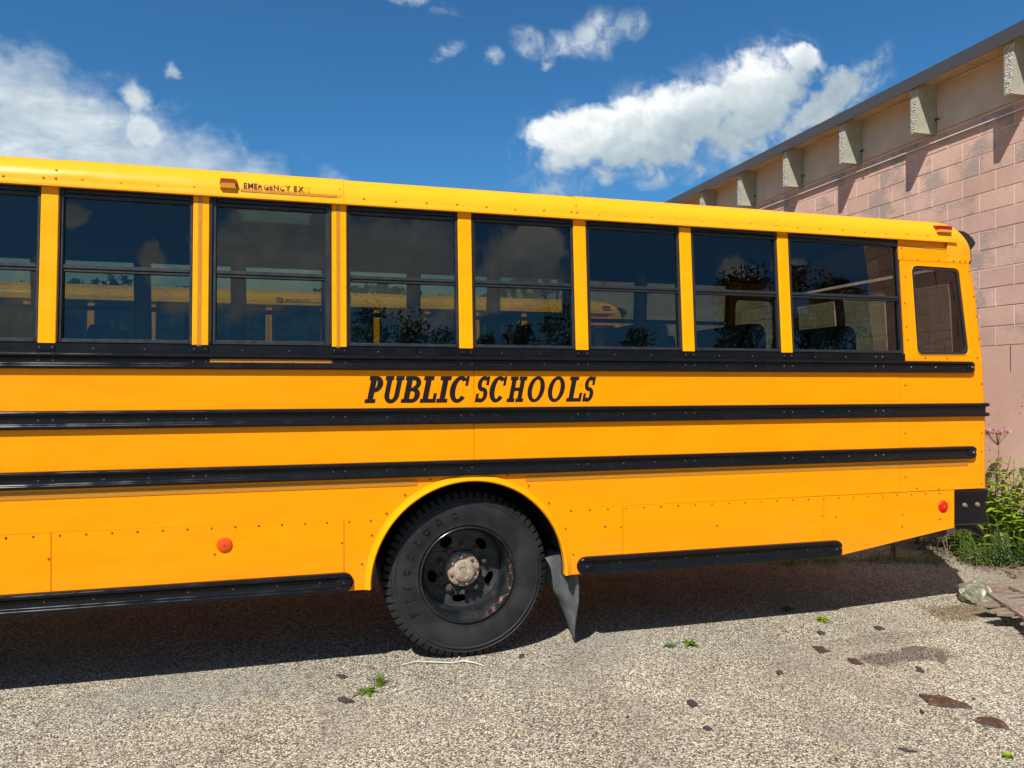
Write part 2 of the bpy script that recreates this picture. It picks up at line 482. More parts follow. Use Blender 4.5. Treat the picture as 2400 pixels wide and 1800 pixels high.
M['mortar'] = simple('pink_mortar', (0.66, 0.45, 0.36), 0.95, bump=0.3, bscale=80)
M['tan_panel'] = simple('tan_infill_panel', (0.46, 0.385, 0.30), 0.85, var=0.12, vscale=2.2, bump=0.15, bscale=60,
                        color2=(0.38, 0.315, 0.24), c2lo=0.5, c2hi=0.8, c2scale=1.7)
M['soffit'] = simple('concrete_soffit', (0.50, 0.40, 0.27), 0.85, var=0.15, vscale=2.5, color2=(0.30, 0.23, 0.16), c2lo=0.56, c2hi=0.8, c2scale=3)
M['stem'] = simple('grey_green_precast', (0.36, 0.345, 0.26), 0.85, var=0.15, vscale=5, bump=0.35, bscale=50,
                   color2=(0.25, 0.25, 0.17), c2lo=0.5, c2hi=0.8, c2scale=7)
m, t, b = new_mat('rough_broken_concrete')
p = t.pos()
v = t.voro(p, 62, 'F1')
c = t.mix(t.ss(t.noise(p, 42, 6, 0.7), 0.35, 0.65), (0.20, 0.185, 0.15), (0.52, 0.49, 0.40))
c = t.mix(t.ss(t.noise(p, 16, 5, 0.8), 0.62, 0.68), c, (0.05, 0.035, 0.03))
t.put(b.inputs['Base Color'], c)
b.inputs['Roughness'].default_value = 0.9
t.put(b.inputs['Normal'], t.bump(v.outputs['Distance'], 0.9, 0.012))
M['rough_end'] = m
M['fascia'] = simple('brown_metal_fascia', (0.050, 0.045, 0.046), 0.5, var=0.06, vscale=1.2)
M['caulk'] = simple('pale_caulk', (0.62, 0.52, 0.36), 0.8)
M['conduit'] = simple('white_conduit', (0.62, 0.62, 0.62), 0.35, metal=0.2)
M['roofing'] = simple('gravel_roofing', (0.22, 0.21, 0.2), 0.9)

# ground: weathered exposed-aggregate asphalt
m, t, b = new_mat('exposed_aggregate_asphalt')
p = t.pos()
wp = t.node('ShaderNodeVectorMath', operation='MULTIPLY_ADD')
t.l.new(t.noise(p, 30, 3, 0.5, out=1), wp.inputs[0])
wp.inputs[1].default_value = (0.012, 0.012, 0)
t.l.new(p, wp.inputs[2])
v1 = t.voro(wp.outputs[0], 118)
v2 = t.voro(wp.outputs[0], 205)
ve = t.voro(wp.outputs[0], 118, 'DISTANCE_TO_EDGE')
s1 = t.node('ShaderNodeSeparateColor'); t.l.new(v1.outputs['Color'], s1.inputs[0])
s2 = t.node('ShaderNodeSeparateColor'); t.l.new(v2.outputs['Color'], s2.inputs[0])
peb = t.ramp(s1.outputs[0], [(0.0, (0.03, 0.029, 0.026)), (0.26, (0.07, 0.066, 0.058)), (0.40, (0.20, 0.18, 0.145)),
                             (0.58, (0.48, 0.43, 0.33)), (0.78, (0.76, 0.70, 0.56)), (1.0, (0.95, 0.92, 0.82))])
hue = t.ramp(s1.outputs[1], [(0.0, (1.0, 0.86, 0.66)), (0.35, (1, 0.97, 0.88)), (0.75, (0.97, 0.98, 1.0)), (1.0, (1.12, 0.80, 0.58))])
peb = t.mix(1.0, peb, hue, 'MULTIPLY')
peb2 = t.ramp(s2.outputs[0], [(0.0, (0.035, 0.033, 0.031)), (0.5, (0.13, 0.122, 0.105)), (1.0, (0.55, 0.52, 0.44))])
v3 = t.voro(wp.outputs[0], 58)
s3 = t.node('ShaderNodeSeparateColor'); t.l.new(v3.outputs['Color'], s3.inputs[0])
bigp = t.math('MULTIPLY', t.ss(s3.outputs[0], 0.86, 0.88), t.ss(v3.outputs['Distance'], 0.30, 0.42, 1, 0))
gap = t.ss(ve.outputs['Distance'], 0.03, 0.16)
show = t.ss(s1.outputs[2], 0.12, 0.24)
expo = t.noise(p, 0.9, 6, 0.62, 0.3)
show = t.math('MULTIPLY', show, gap)
c = t.mix(show, peb2, peb)
c = t.mix(t.math('MULTIPLY', bigp, 0.8), c, t.mix(s3.outputs[1], (0.70, 0.65, 0.54), (0.30, 0.27, 0.23)))
c = t.mix(t.ss(expo, 0.48, 0.68, 0, 0.55), c, t.mix(0.5, peb2, (0.155, 0.145, 0.125)))
# rusty and dark stains with a shape of their own
c = t.mix(1.0, c, (1.06, 1.05, 1.0), 'MULTIPLY')
lv = t.ss(t.noise(p, 0.8, 6, 0.6, 0.5), 0.3, 0.7, 0.86, 1.14)
lc = t.node('ShaderNodeCombineColor')
for i in range(3): t.l.new(lv, lc.inputs[i])
c = t.mix(1.0, c, lc.outputs[0], 'MULTIPLY')
warm = t.math('MULTIPLY', t.math('MULTIPLY', t.ss(t.noise(p, 0.45, 4), 0.35, 0.65), 0.22), 1.0)
c = t.mix(warm, c, t.mix(1.0, c, (1.0, 0.88, 0.70), 'MULTIPLY'))
st = t.noise(p, 1.7, 7, 0.65, 0.8)
c = t.mix(t.ss(st, 0.60, 0.78, 0, 0.35), c, t.mix(1.0, c, (0.95, 0.70, 0.50), 'MULTIPLY'))
st2 = t.noise(t.scale(p, (1, 1, 1), (5.2, 1.3, 0)), 2.6, 8, 0.7, 0.6)
c = t.mix(t.ss(st2, 0.63, 0.74, 0, 0.5), c, t.mix(1.0, c, (0.45, 0.43, 0.42), 'MULTIPLY'))
# brown damp patch beside the rock, dirt strip along the wall
sp = t.node('ShaderNodeSeparateXYZ'); t.l.new(p, sp.inputs[0])
def patch(cx, cy, rx, ry):
    a = t.math('DIVIDE', t.math('SUBTRACT', sp.outputs[0], cx), rx)
    b_ = t.math('DIVIDE', t.math('SUBTRACT', sp.outputs[1], cy), ry)
    r_ = t.math('SQRT', t.math('ADD', t.math('MULTIPLY', a, a), t.math('MULTIPLY', b_, b_)))
    return t.ss(t.math('ADD', r_, t.math('MULTIPLY', t.math('SUBTRACT', t.noise(p, 6, 8, 0.7), 0.5), 2.0)), 0.55, 1.1, 1, 0)
c = t.mix(t.math('MULTIPLY', patch(4.72, 0.02, 0.38, 0.20), 0.75), c, t.mix(1.0, c, (0.42, 0.30, 0.17), 'MULTIPLY'))
c = t.mix(t.math('MULTIPLY', patch(3.62, -0.62, 0.42, 0.13), 0.8), c, t.mix(1.0, c, (0.33, 0.30, 0.30), 'MULTIPLY'))
c = t.mix(t.math('MULTIPLY', patch(3.75, -0.30, 0.45, 0.10), 0.4), c, t.mix(1.0, c, (0.45, 0.43, 0.43), 'MULTIPLY'))
c = t.mix(t.math('MULTIPLY', patch(-0.55, 0.02, 0.75, 0.26), 0.4), c, t.mix(0.35, peb2, (0.21, 0.20, 0.175)))
c = t.mix(t.math('MULTIPLY', patch(1.95, 0.15, 0.45, 0.22), 0.35), c, t.mix(0.4, peb2, (0.20, 0.19, 0.165)))
dirt = t.math('MULTIPLY', t.ss(t.math('ADD', sp.outputs[0], t.math('MULTIPLY', t.noise(p, 2.4, 6), 1.6)), 6.3, 7.5),
              t.ss(sp.outputs[1], -3, -1))
c = t.mix(t.math('MULTIPLY', dirt, 0.8), c, t.mix(t.noise(p, 45, 6), (0.05, 0.036, 0.022), (0.30, 0.23, 0.15)))
far = t.ss(t.math('ABSOLUTE', sp.outputs[1]), 22, 34)
c = t.mix(far, c, t.mix(t.noise(p, 0.6, 6), (0.05, 0.075, 0.02), (0.10, 0.13, 0.045)))
t.put(b.inputs['Base Color'], c)
b.inputs['Roughness'].default_value = 0.82
b.inputs['Specular IOR Level'].default_value = 0.3
hh = t.math('ADD', t.math('MULTIPLY', t.ss(ve.outputs['Distance'], 0, 0.35), show), t.math('MULTIPLY', t.noise(p, 45, 3), 0.8))
t.put(b.inputs['Normal'], t.bump(hh, 0.75, 0.006, t.bump(t.noise(p, 1.2, 4), 0.4, 0.03)))
M['ground'] = m


def mat_leaf(name, c1, c2, trans=0.35):
    m, t, b = new_mat(name)
    p = t.coord('Object')
    n = t.noise(p, 9, 3)
    isl = t.node('ShaderNodeNewGeometry').outputs['Random Per Island']
    c = t.mix(t.math('MULTIPLY_ADD', isl, 0.7, t.math('MULTIPLY', n, 0.3)), c1, c2)
    t.put(b.inputs['Base Color'], c)
    b.inputs['Roughness'].default_value = 0.5
    out = t.n['Material Output']
    tl = t.node('ShaderNodeBsdfTranslucent')
    tc = t.mix(1.0, c, (1.15, 1.3, 0.5), 'MULTIPLY')
    t.l.new(tc, tl.inputs['Color'])
    mx = t.node('ShaderNodeMixShader')
    mx.inputs[0].default_value = trans
    t.l.new(b.outputs[0], mx.inputs[1]); t.l.new(tl.outputs[0], mx.inputs[2])
    t.l.new(mx.outputs[0], out.inputs[0])
    return m


M['leaf'] = mat_leaf('bright_weed_leaf', (0.16, 0.27, 0.014), (0.36, 0.44, 0.045))
M['leaf_mid'] = mat_leaf('mid_green_leaf', (0.055, 0.13, 0.015), (0.17, 0.25, 0.03))
M['leaf_blue'] = mat_leaf('blue_green_leaf', (0.055, 0.12, 0.035), (0.14, 0.22, 0.07))
M['grass'] = mat_leaf('grass_blade', (0.11, 0.19, 0.012), (0.24, 0.28, 0.035))
M['stalk'] = simple('green_stalk', (0.10, 0.10, 0.035), 0.7)
M['dry'] = simple('dry_stalk', (0.24, 0.17, 0.10), 0.85)
M['litter'] = simple('dead_leaf_litter', (0.10, 0.065, 0.04), 0.9, var=0.5, vscale=12)
M['pink_flower'] = mat_leaf('dusty_pink_flower', (0.42, 0.20, 0.24), (0.62, 0.38, 0.40), 0.2)
M['tree_leaf'] = mat_leaf('tree_leaf', (0.02, 0.045, 0.010), (0.045, 0.075, 0.018), 0.2)
M['bark'] = simple('tree_bark', (0.06, 0.05, 0.04), 0.9, bump=0.6, bscale=12)
M['wood'] = None
m, t, b = new_mat('weathered_grey_wood')
p = t.coord('Object')
g = t.noise(t.scale(p, (2.2, 26, 26)), 2.2, 8, 0.65, 0.5)
c = t.ramp(g, [(0.28, (0.07, 0.05, 0.038)), (0.45, (0.17, 0.125, 0.092)), (0.60, (0.25, 0.185, 0.135)), (0.80, (0.42, 0.34, 0.26))])
t.put(b.inputs['Base Color'], c)
b.inputs['Roughness'].default_value = 0.9
t.put(b.inputs['Normal'], t.bump(g, 0.7, 0.012))
M['wood'] = m
M['bark_chip'] = simple('red_brown_bark', (0.055, 0.024, 0.014), 0.75, var=0.5, vscale=30, bump=1.0, bscale=45,
                        color2=(0.20, 0.085, 0.035), c2lo=0.55, c2hi=0.66, c2scale=26)
M['grey_chip'] = simple('grey_brown_chip', (0.10, 0.078, 0.06), 0.85, bump=0.4, bscale=60)
M['dark_debris'] = simple('dark_debris', (0.035, 0.026, 0.024), 0.85, bump=0.5, bscale=80)
M['rock'] = simple('lichen_rock', (0.15, 0.14, 0.085), 0.9, var=0.5, vscale=30, bump=1.0, bscale=30,
                   color2=(0.46, 0.43, 0.35), c2lo=0.50, c2hi=0.58, c2scale=11)
M['twine'] = simple('pale_dry_twig', (0.55, 0.50, 0.40), 0.8)


# ------------------------------------------------------------------ mesh builder
class MB:
    def __init__(s):
        s.v = []; s.f = []

    def add(s, vs, fs):
        k = len(s.v)
        s.v += [tuple(x) for x in vs]
        s.f += [tuple(i + k for i in f) for f in fs]
        return s

    def box(s, x0, x1, y0, y1, z0, z1):
        vs = [(x, y, z) for x in (x0, x1) for y in (y0, y1) for z in (z0, z1)]
        return s.add(vs, [(0, 1, 3, 2), (4, 6, 7, 5), (0, 4, 5, 1), (2, 3, 7, 6), (0, 2, 6, 4), (1, 5, 7, 3)])

    def bevbox(s, x0, x1, y0, y1, z0, z1, b):
        """box with bevelled edges on the -y face"""
        a = [(x0 + b, y0, z0 + b), (x1 - b, y0, z0 + b), (x1 - b, y0, z1 - b), (x0 + b, y0, z1 - b)]
        c = [(x0, y0 + b, z0), (x1, y0 + b, z0), (x1, y0 + b, z1), (x0, y0 + b, z1)]
        e = [(x0, y1, z0), (x1, y1, z0), (x1, y1, z1), (x0, y1, z1)]
        fs = [(0, 1, 2, 3), (8, 11, 10, 9)]
        for i in range(4):
            j = (i + 1) % 4
            fs += [(i, i + 4, j + 4, j), (i + 4, i + 8, j + 8, j + 4)]
        return s.add(a + c + e, fs)

    def plate(s, outer, holes=(), y=0.0, th=0.003):
        """sheet in x,z with holes; front at y, back at y+th"""
        loops = [list(outer)] + [list(h) for h in holes]
        tri = tessellate_polygon([[Vector((a, b_, 0)) for a, b_ in l] for l in loops])
        flat = [q for l in loops for q in l]
        n = len(flat)
        vs = [(a, y, b_) for a, b_ in flat] + [(a, y + th, b_) for a, b_ in flat]
        fs = [tuple(q) for q in tri] + [tuple(i + n for i in reversed(q)) for q in tri]
        k = 0
        for l in loops:
            m_ = len(l)
            for i in range(m_):
                j = (i + 1) % m_
                fs.append((k + i, k + j, n + k + j, n + k + i))
            k += m_
        return s.add(vs, fs)

    def tube(s, pts, r, n=8, caps=True):
        pts = [Vector(q) for q in pts]
        rr = r if isinstance(r, (list, tuple)) else [r] * len(pts)
        vs = []; fs = []
        up = None
        for i, q in enumerate(pts):
            d_ = (pts[min(i + 1, len(pts) - 1)] - pts[max(i - 1, 0)]).normalized()
            if up is None:
                up = Vector((0, 0, 1)) if abs(d_.z) < 0.9 else Vector((1, 0, 0))
            a = d_.cross(up).normalized()
            b_ = a.cross(d_).normalized()
            up = b_
            for k in range(n):
                w = 2 * pi * k / n
                vs.append(q + (a * cos(w) + b_ * sin(w)) * rr[i])
        for i in range(len(pts) - 1):
            for k in range(n):
                k2 = (k + 1) % n
                fs.append((i * n + k, i * n + k2, (i + 1) * n + k2, (i + 1) * n + k))
        if caps:
            fs.append(tuple(range(n - 1, -1, -1)))
            fs.append(tuple((len(pts) - 1) * n + k for k in range(n)))
        return s.add(vs, fs)

    def lathe(s, prof, cx, cz, n=64, a0=0.0, a1=2 * pi, closed=False, rf=None):
        """prof list of (r, y); axis along y through (cx, cz)"""
        full = abs(a1 - a0 - 2 * pi) < 1e-6
        cnt = n if full else n + 1
        vs = []; fs = []
        for k in range(cnt):
            a = a0 + (a1 - a0) * k / n
            for j, (r, y) in enumerate(prof):
                if rf: r = rf(r, j, k)
                vs.append((cx + r * cos(a), y, cz + r * sin(a)))
        mlen = len(prof)
        for k in range(n):
            k2 = (k + 1) % cnt
            for j in range(mlen - (0 if closed else 1)):
                j2 = (j + 1) % mlen
                fs.append((k * mlen + j, k * mlen + j2, k2 * mlen + j2, k2 * mlen + j))
        if closed and not full:
            fs.append(tuple(range(mlen)))
            fs.append(tuple((cnt - 1) * mlen + j for j in reversed(range(mlen))))
        return s.add(vs, fs)

    def sweepx(s, prof, xs, scales=None, zc=0.0, y0=0.0):
        """closed profile (y,z) swept along x; scales per station shrink it about (y0,zc)"""
        n = len(prof)
        vs = []; fs = []
        for i, x in enumerate(xs):
            k = 1.0 if scales is None else scales[i]
            for (y, z) in prof:
                ky = 1.0 if k == 1 else max(0.0, min(1.0, k)) ** 0.7
                vs.append((x, y0 + (y - y0) * ky, zc + (z - zc) * k))
        for i in range(len(xs) - 1):
            for j in range(n):
                j2 = (j + 1) % n
                fs.append((i * n + j, i * n + j2, (i + 1) * n + j2, (i + 1) * n + j))
        fs.append(tuple(range(n)))
        fs.append(tuple((len(xs) - 1) * n + j for j in reversed(range(n))))
        return s.add(vs, fs)

    def xf(s, fn):
        s.v = [tuple(fn(*q)) for q in s.v]
        return s

    def build(s, name, mat, parent=None, smooth=None, recalc=True, loc=None):
        me = bpy.data.meshes.new(name)
        me.from_pydata(s.v, [], s.f)
        if recalc:
            bm = bmesh.new(); bm.from_mesh(me)
            bmesh.ops.recalc_face_normals(bm, faces=bm.faces)
            bm.to_mesh(me); bm.free()
        for mm in (mat if isinstance(mat, (list, tuple)) else [mat]):
            me.materials.append(mm)
        if smooth is not None:
            me.shade_smooth()
            me.set_sharp_from_angle(angle=radians(smooth))
        o = bpy.data.objects.new(name, me)
        COL.objects.link(o)
        if parent is not None: o.parent = parent
        if loc is not None: o.location = loc
        return o


def tag(o, label=None, cat=None, group=None, kind=None):
    if label: o['label'] = label
    if cat: o['category'] = cat
    if group: o['group'] = group
    if kind: o['kind'] = kind
    return o


def empty(name, loc, rz=0.0):
    o = bpy.data.objects.new(name, None)
    o.empty_display_size = 0.2
    COL.objects.link(o)
    o.location = loc
    o.rotation_euler = (0, 0, rz)
    return o


# ------------------------------------------------------------------ ground
g = MB()
nx = 60
xs_ = [-300, -60, -20] + [-10 + i * 0.5 for i in range(41)] + [20, 60, 300]
ys_ = [-300, -60, -30, -12] + [-8 + i * 0.5 for i in range(41)] + [20, 60, 300]
vs = []
for x in xs_:
    for y in ys_:
        near = abs(x) < 11 and -9 < y < 13
        z = 0.0
        if near and not (-0.5 < y < 1.5 and 0 < x < 2):
            z = 0.012 * noise.noise(Vector((x * 0.6, y * 0.6, 0)))
        vs.append((x, y, z - 0.002))
ny = len(ys_)
fs = [(i * ny + j, (i + 1) * ny + j, (i + 1) * ny + j + 1, i * ny + j + 1) for i in range(len(xs_) - 1) for j in range(ny - 1)]
g.add(vs, fs)
tag(g.build('ground', M['ground'], smooth=60), kind='structure')

# ------------------------------------------------------------------ school bus
WD = 2.44
XL = -5.2


def yt(z):
    return 0.061 * max(0.0, z - 1.9) / 0.88


def tum(x, y, z):
    return (x, y + yt(z), z)


def mirror(x, y, z):
    return (x, WD - y, z)


ACX, ACZ, ARO, ARI = 0.969, 0.508, 0.645, 0.606


def arc_poly(r, a0, a1, n=40):
    return [(ACX + r * cos(a0 + (a1 - a0) * i / n), ACZ + r * sin(a0 + (a1 - a0) * i / n)) for i in range(n + 1)]


def rounded(pts, r, n=6):
    """round the corners of a convex polygon given in order"""
    out = []
    m_ = len(pts)
    for i in range(m_):
        p0 = Vector(pts[i - 1]); p1 = Vector(pts[i]); p2 = Vector(pts[(i + 1) % m_])
        d0 = (p0 - p1).normalized(); d2 = (p2 - p1).normalized()
        a = p1 + d0 * r; b_ = p1 + d2 * r
        for k in range(n + 1):
            u = k / n
            q = a * (1 - u) ** 2 + p1 * 2 * u * (1 - u) + b_ * u ** 2
            out.append((q.x, q.y))
    return out


def disc_rivets(lst, r=0.0066, h=0.003, n=6):
    mb = MB()
    for (x, y, z) in lst:
        vs = [(x + r * cos(2 * pi * k / n), y, z + r * sin(2 * pi * k / n)) for k in range(n)]
        vs += [(x + r * .6 * cos(2 * pi * k / n), y - h, z + r * .6 * sin(2 * pi * k / n)) for k in range(n)]
        fs = [(k, (k + 1) % n, n + (k + 1) % n, n + k) for k in range(n)] + [tuple(range(n, 2 * n))]
        mb.add(vs, fs)
    return mb


def build_bus():
    bus = empty('school_bus', (0, 0, 0))

    # --- upper side skin, near side and far side
    apex = math.asin((0.918 - ACZ) / (ARO - 0.012))
    ra = ARO - 0.012
    arc_up = arc_poly(ra, pi - apex, apex, 30)      # left to right over the wheel
    up_left = [(XL, 0.9225)] + [q for q in arc_up if q[0] < 0.985] + [(0.985, 0.508 + sqrt(ra ** 2 - (0.985 - ACX) ** 2)), (0.985, 1.884), (XL, 1.884)]
    up_right = [(0.988, 0.508 + sqrt(ra ** 2 - (0.988 - ACX) ** 2))] + [q for q in arc_up if q[0] > 0.99] + [(4.150, 0.9225), (4.150, 1.884), (0.988, 1.884)]
    MB().plate(up_left, y=0.0, th=0.02).build('side_panel', M['yellow'], bus)
    MB().plate(up_right, y=-0.001, th=0.02).build('side_panel', M['yellow'], bus)
    # --- rear corner panel with rounded window hole
    hole = rounded([(4.300, 2.583), (4.738, 2.578), (4.786, 1.926), (4.312, 1.921)], 0.055)
    rc = MB().plate([(4.154, 0.9225), (4.92, 0.9225), (4.92, 1.5), (4.90, 1.884), (4.153, 1.884)], y=0.0, th=0.02)
    rc.build('corner_panel', M['yellow'], bus)
    rc = MB().plate([(4.20, 1.8845), (4.90, 1.8845), (4.86, 2.373), (4.822, 2.618), (4.20, 2.618)], [hole], y=0.0, th=0.02).xf(tum)
    rc.build('corner_panel', M['yellow'], bus)
    MB().plate([(4.19, 2.621), (4.655, 2.621), (4.655, 2.80), (4.19, 2.80)], y=-0.002, th=0.02).xf(tum).build('header_panel', M['yellow'], bus)
    MB().plate([(4.658, 2.621), (4.822, 2.621), (4.80, 2.80), (4.658, 2.80)], y=0.0, th=0.02).xf(tum).build('header_panel', M['yellow'], bus)
    # --- skirt panels
    zb, zt = 0.497, 0.918
    def skirt(poly, yy=-0.003):
        MB().plate(poly, y=yy, th=0.008).build('skirt_panel', M['yellow'], bus)
    skirt([(XL, zb), (-2.83, zb), (-2.83, zt), (XL, zt)])
    skirt([(-2.827, zb), (-1.3125, zb), (-1.3125, zt), (-2.827, zt)])
    skirt([(-1.3085, zb), (0.2060, zb), (0.2060, zt), (-1.3085, zt)], -0.0035)
    a_lo = math.asin((zb - ACZ) / ra); a_hi = math.asin((zt - 0.0 - ACZ) / ra)
    larc = arc_poly(ra, pi - a_lo, pi - a_hi, 20)
    skirt([(0.2095, zb)] + larc + [(0.2095, zt)])
    rarc = arc_poly(ra, a_hi, a_lo, 20)
    skirt(rarc + [(1.972, zb), (1.972, zt)])
    skirt([(1.9755, zb), (3.5010, zb), (3.5010, zt), (1.9755, zt)], -0.0035)
    skirt([(3.5045, zb), (3.60, 0.489), (4.641, 0.640), (4.641, zt), (3.5045, zt)])
    # bottom return flange
    fl = MB()
    fl.box(XL, 0.325, 0.004, 0.06, zb - 0.004, zb + 0.001)
    fl.box(1.615, 3.6, 0.004, 0.06, zb - 0.006, zb - 0.001)
    fl.build('skirt_flange', M['yellow'], bus)

    # --- wheel arch trim lip
    prof = [(ARI, 0.03), (ARI - 0.002, -0.018), (ARI + 0.006, -0.027), (ARI + 0.017, -0.024), (ARI + 0.022, -0.016),
            (ARI + 0.036, -0.012), (ARI + 0.0385, -0.004), (ARI + 0.0385, 0.03)]
    MB().lathe(prof, ACX, ACZ, 72, radians(-1.0), radians(181.0), closed=True).build('wheel_arch_trim', M['yellow_trim'], bus, smooth=35)
    MB().lathe([(0.64, 0.012), (0.64, 0.85), (0.02, 0.85)], ACX, ACZ, 48, radians(-4), radians(184)).build('wheel_well', M['liner'], bus, smooth=30)

    # --- rub rails
    def rail(name, xs0, xs1, zlo, zhi, r0=False, r1=False, dep=0.030, mat='black'):
        zc = (zlo + zhi) / 2; hh = (zhi - zlo) / 2; rb = hh * 0.27
        prof = [(0.0, zlo)]
        def rib(zcen):
            return [(-dep + rb - rb * cos(a), zcen + rb * sin(a)) for a in [radians(q) for q in (-90, -60, -30, 0, 30, 60, 90)]]
        lo = [(y, z) for (y, z) in rib(zlo + rb + 0.001)]
        hi = [(y, z) for (y, z) in rib(zhi - rb - 0.001)]
        prof += lo + [(-dep * 0.42, zlo + 2 * rb + 0.008), (-dep * 0.42, zhi - 2 * rb - 0.008)] + hi + [(0.0, zhi)]
        xs = []; sc = []
        R = hh * 1.0
        N = 8
        if r0:
            for i in range(N):
                a = radians(90 - 88 * (1 - i / N) - 0) if False else radians(88 * (1 - i / N))
                xs.append(xs0 + R - R * sin(a)); sc.append(max(0.03, cos(a)))
        else:
            xs.append(xs0); sc.append(1.0)
        if r0:
            xs.append(xs0 + R); sc.append(1.0)
        if r1:
            xs.append(xs1 - R); sc.append(1.0)
            for i in range(1, N + 1):
                a = radians(88 * i / N)
                xs.append(xs1 - R + R * sin(a)); sc.append(max(0.03, cos(a)))
        else:
            xs.append(xs1); sc.append(1.0)
        mb = MB().sweepx(prof, xs, sc, zc, 0.0)
        o = mb.build(name, M[mat], bus, smooth=40)
        # domed plugs on the rounded ends
        for flag, xc in ((r0, xs0 + R * 1.02), (r1, xs1 - R * 1.02)):
            if flag:
                mb = MB()
                vs = []; fs = []
                nn = 14
                for i in range(5):
                    ph = radians(90 * i / 4)
                    for k in range(nn):
                        a = 2 * pi * k / nn
                        vs.append((xc + R * 0.93 * cos(ph) * cos(a), -0.006 - 0.024 * sin(ph), zc + R * 0.93 * cos(ph) * sin(a)))
                for i in range(4):
                    for k in range(nn):
                        fs.append((i * nn + k, i * nn + (k + 1) % nn, (i + 1) * nn + (k + 1) % nn, (i + 1) * nn + k))
                mb.add(vs, fs).build('rail_end_cap', M['black'], o, smooth=50)
                e_ = disc_rivets([(xc, -0.031, zc)], 0.006, 0.003).build('screw', M['screw'], o)
        return o
    r1_ = rail('rub_rail', XL, 4.826, 1.789, 1.877, False, True)
    r2_ = rail('rub_rail', XL, 4.153, 1.464, 1.566)
    r2b = rail('rub_rail', 4.156, 4.925, 1.464, 1.566)
    r3_ = rail('rub_rail', XL, 4.842, 1.149, 1.245, False, True)
    r4_ = rail('rub_rail', XL, 0.262, 0.494, 0.607, False, True, 0.036)
    r5_ = rail('rub_rail', 1.655, 3.650, 0.487, 0.606, True, True, 0.036)
    # rail 2 wraps the rear corner: two ribs
    for zc in (1.479, 1.551):
        pts = [(4.90, -0.015, zc)]
        for i in range(7):
            a = radians(90 * i / 6)
            pts.append((4.925 + 0.050 * sin(a), 0.035 - 0.050 * cos(a), zc))
        pts.append((4.975, 0.5, zc))
        MB().tube(pts, 0.0145, 8).build('rail_wrap', M['black'], r2b, smooth=50)
    sc_ = []
    for rz, xa, xb in ((1.833, XL, 4.7), (1.515, XL, 4.9), (1.197, XL, 4.8)):
        k = -5
        while k < 8:
            xp = -1.375 + 0.757 * k
            for dx in (0.008, 0.076):
                if xa < xp + dx < xb: sc_.append((xp + dx, -0.0128, rz))
            for dx in (0.32, 0.54):
                if xa < xp + dx < xb and (k + int(rz * 10)) % 2: sc_.append((xp + dx, -0.0128, rz - 0.002))
            k += 1
    for i in range(40):
        x = XL + 0.1 + i * 0.235
        if x < 0.2 or 1.75 < x < 3.6:
            sc_.append((x, -0.0155, 0.555))
    tag(disc_rivets(sc_, 0.0058, 0.003).build('rail_screw', M['screw'], bus), kind='stuff')

    # --- black sill strip under the windows
    MB().box(XL, 4.198, -0.004, 0.02, 1.8775, 1.9265).build('window_sill', M['sill'], bus)
    sr = []
    x = XL + 0.05
    while x < 4.1:
        sr.append((x, -0.004, 1.898)); x += 0.2525
    for k in range(-5, 8):
        xp = -1.375 + 0.757 * k
        if xp < 4.1:
            sr += [(xp + 0.012, -0.0085, 1.903), (xp + 0.072, -0.0085, 1.903)]
    tag(disc_rivets(sr, 0.0055, 0.003).build('sill_screw', M['screw'], bus), kind='stuff')
    for k in range(-5, 7):
        xp = -1.375 + 0.757 * k
        MB().box(xp, xp + 0.086, -0.0085, -0.0045, 1.888, 1.915).build('pillar_foot', M['sill'], bus)
    MB().box(-0.523, 0.137, -0.0145, -0.0125, 1.829, 1.852).build('reflective_tape', M['tape'], bus)

    # --- window pillars
    for k in range(-5, 7):
        xp = -1.375 + 0.757 * k
        p_ = MB().bevbox(xp, xp + 0.086, -0.004, 0.06, 1.9175, 2.79, 0.004).xf(tum).build('window_pillar', M['yellow_trim'], bus)
        if k in (1, 2):
            MB().box(xp + 0.026, xp + 0.047, -0.0056, -0.0045, 1.92, 2.775).xf(tum).build('reflective_tape', M['tape'], p_)
        if k <= 6:
            MB().box(xp, xp + 0.086, 0.0, 0.06, 1.885, 2.79).xf(tum).xf(mirror).build('window_pillar', M['yellow_trim'], bus)

    # --- windows
    def window(xa, xb, emergency=False, near=True, thick=False):
        fx = (lambda mb: mb.xf(tum)) if near else (lambda mb: mb.xf(tum).xf(mirror))
        zb_, zt_ = 1.929, 2.79
        l = 0.036 if emergency else 0.022
        r = 0.036 if emergency else 0.017
        bt = 0.026 if emergency else 0.022
        hd = 0.070
        yy = 0.004
        fr = MB()
        fr.bevbox(xa + .001, xa + l, yy, yy + 0.05, zb_, zt_, 0.003)
        fr.bevbox(xb - r, xb - .001, yy, yy + 0.05, zb_, zt_, 0.003)
        fr.bevbox(xa + l, xb - r, yy - 0.002, yy + 0.05, zb_, zb_ + bt, 0.004)
        fr.bevbox(xa + l, xb - r, yy + 0.006, yy + 0.05, zt_ - 0.048, zt_, 0.004)
        fr.bevbox(xa + l, xb - r, yy + 0.001, yy + 0.05, zt_ - hd, zt_ - 0.051, 0.003)
        if emergency:
            fr.bevbox(xa + 0.004, xa + 0.016, yy - 0.012, yy, zb_ + 0.01, zt_ - 0.02, 0.003)
            fr.bevbox(xb - 0.016, xb - 0.004, yy - 0.012, yy, zb_ + 0.01, zt_ - 0.02, 0.003)
        else:
            fr.bevbox(xa + 0.003, xa + 0.009, yy - 0.008, yy, zb_ + 0.005, zt_ - 0.02, 0.002)
        f = fx(fr).build('window', M['frame'], bus)
        m0, m1 = 2.315, 2.352
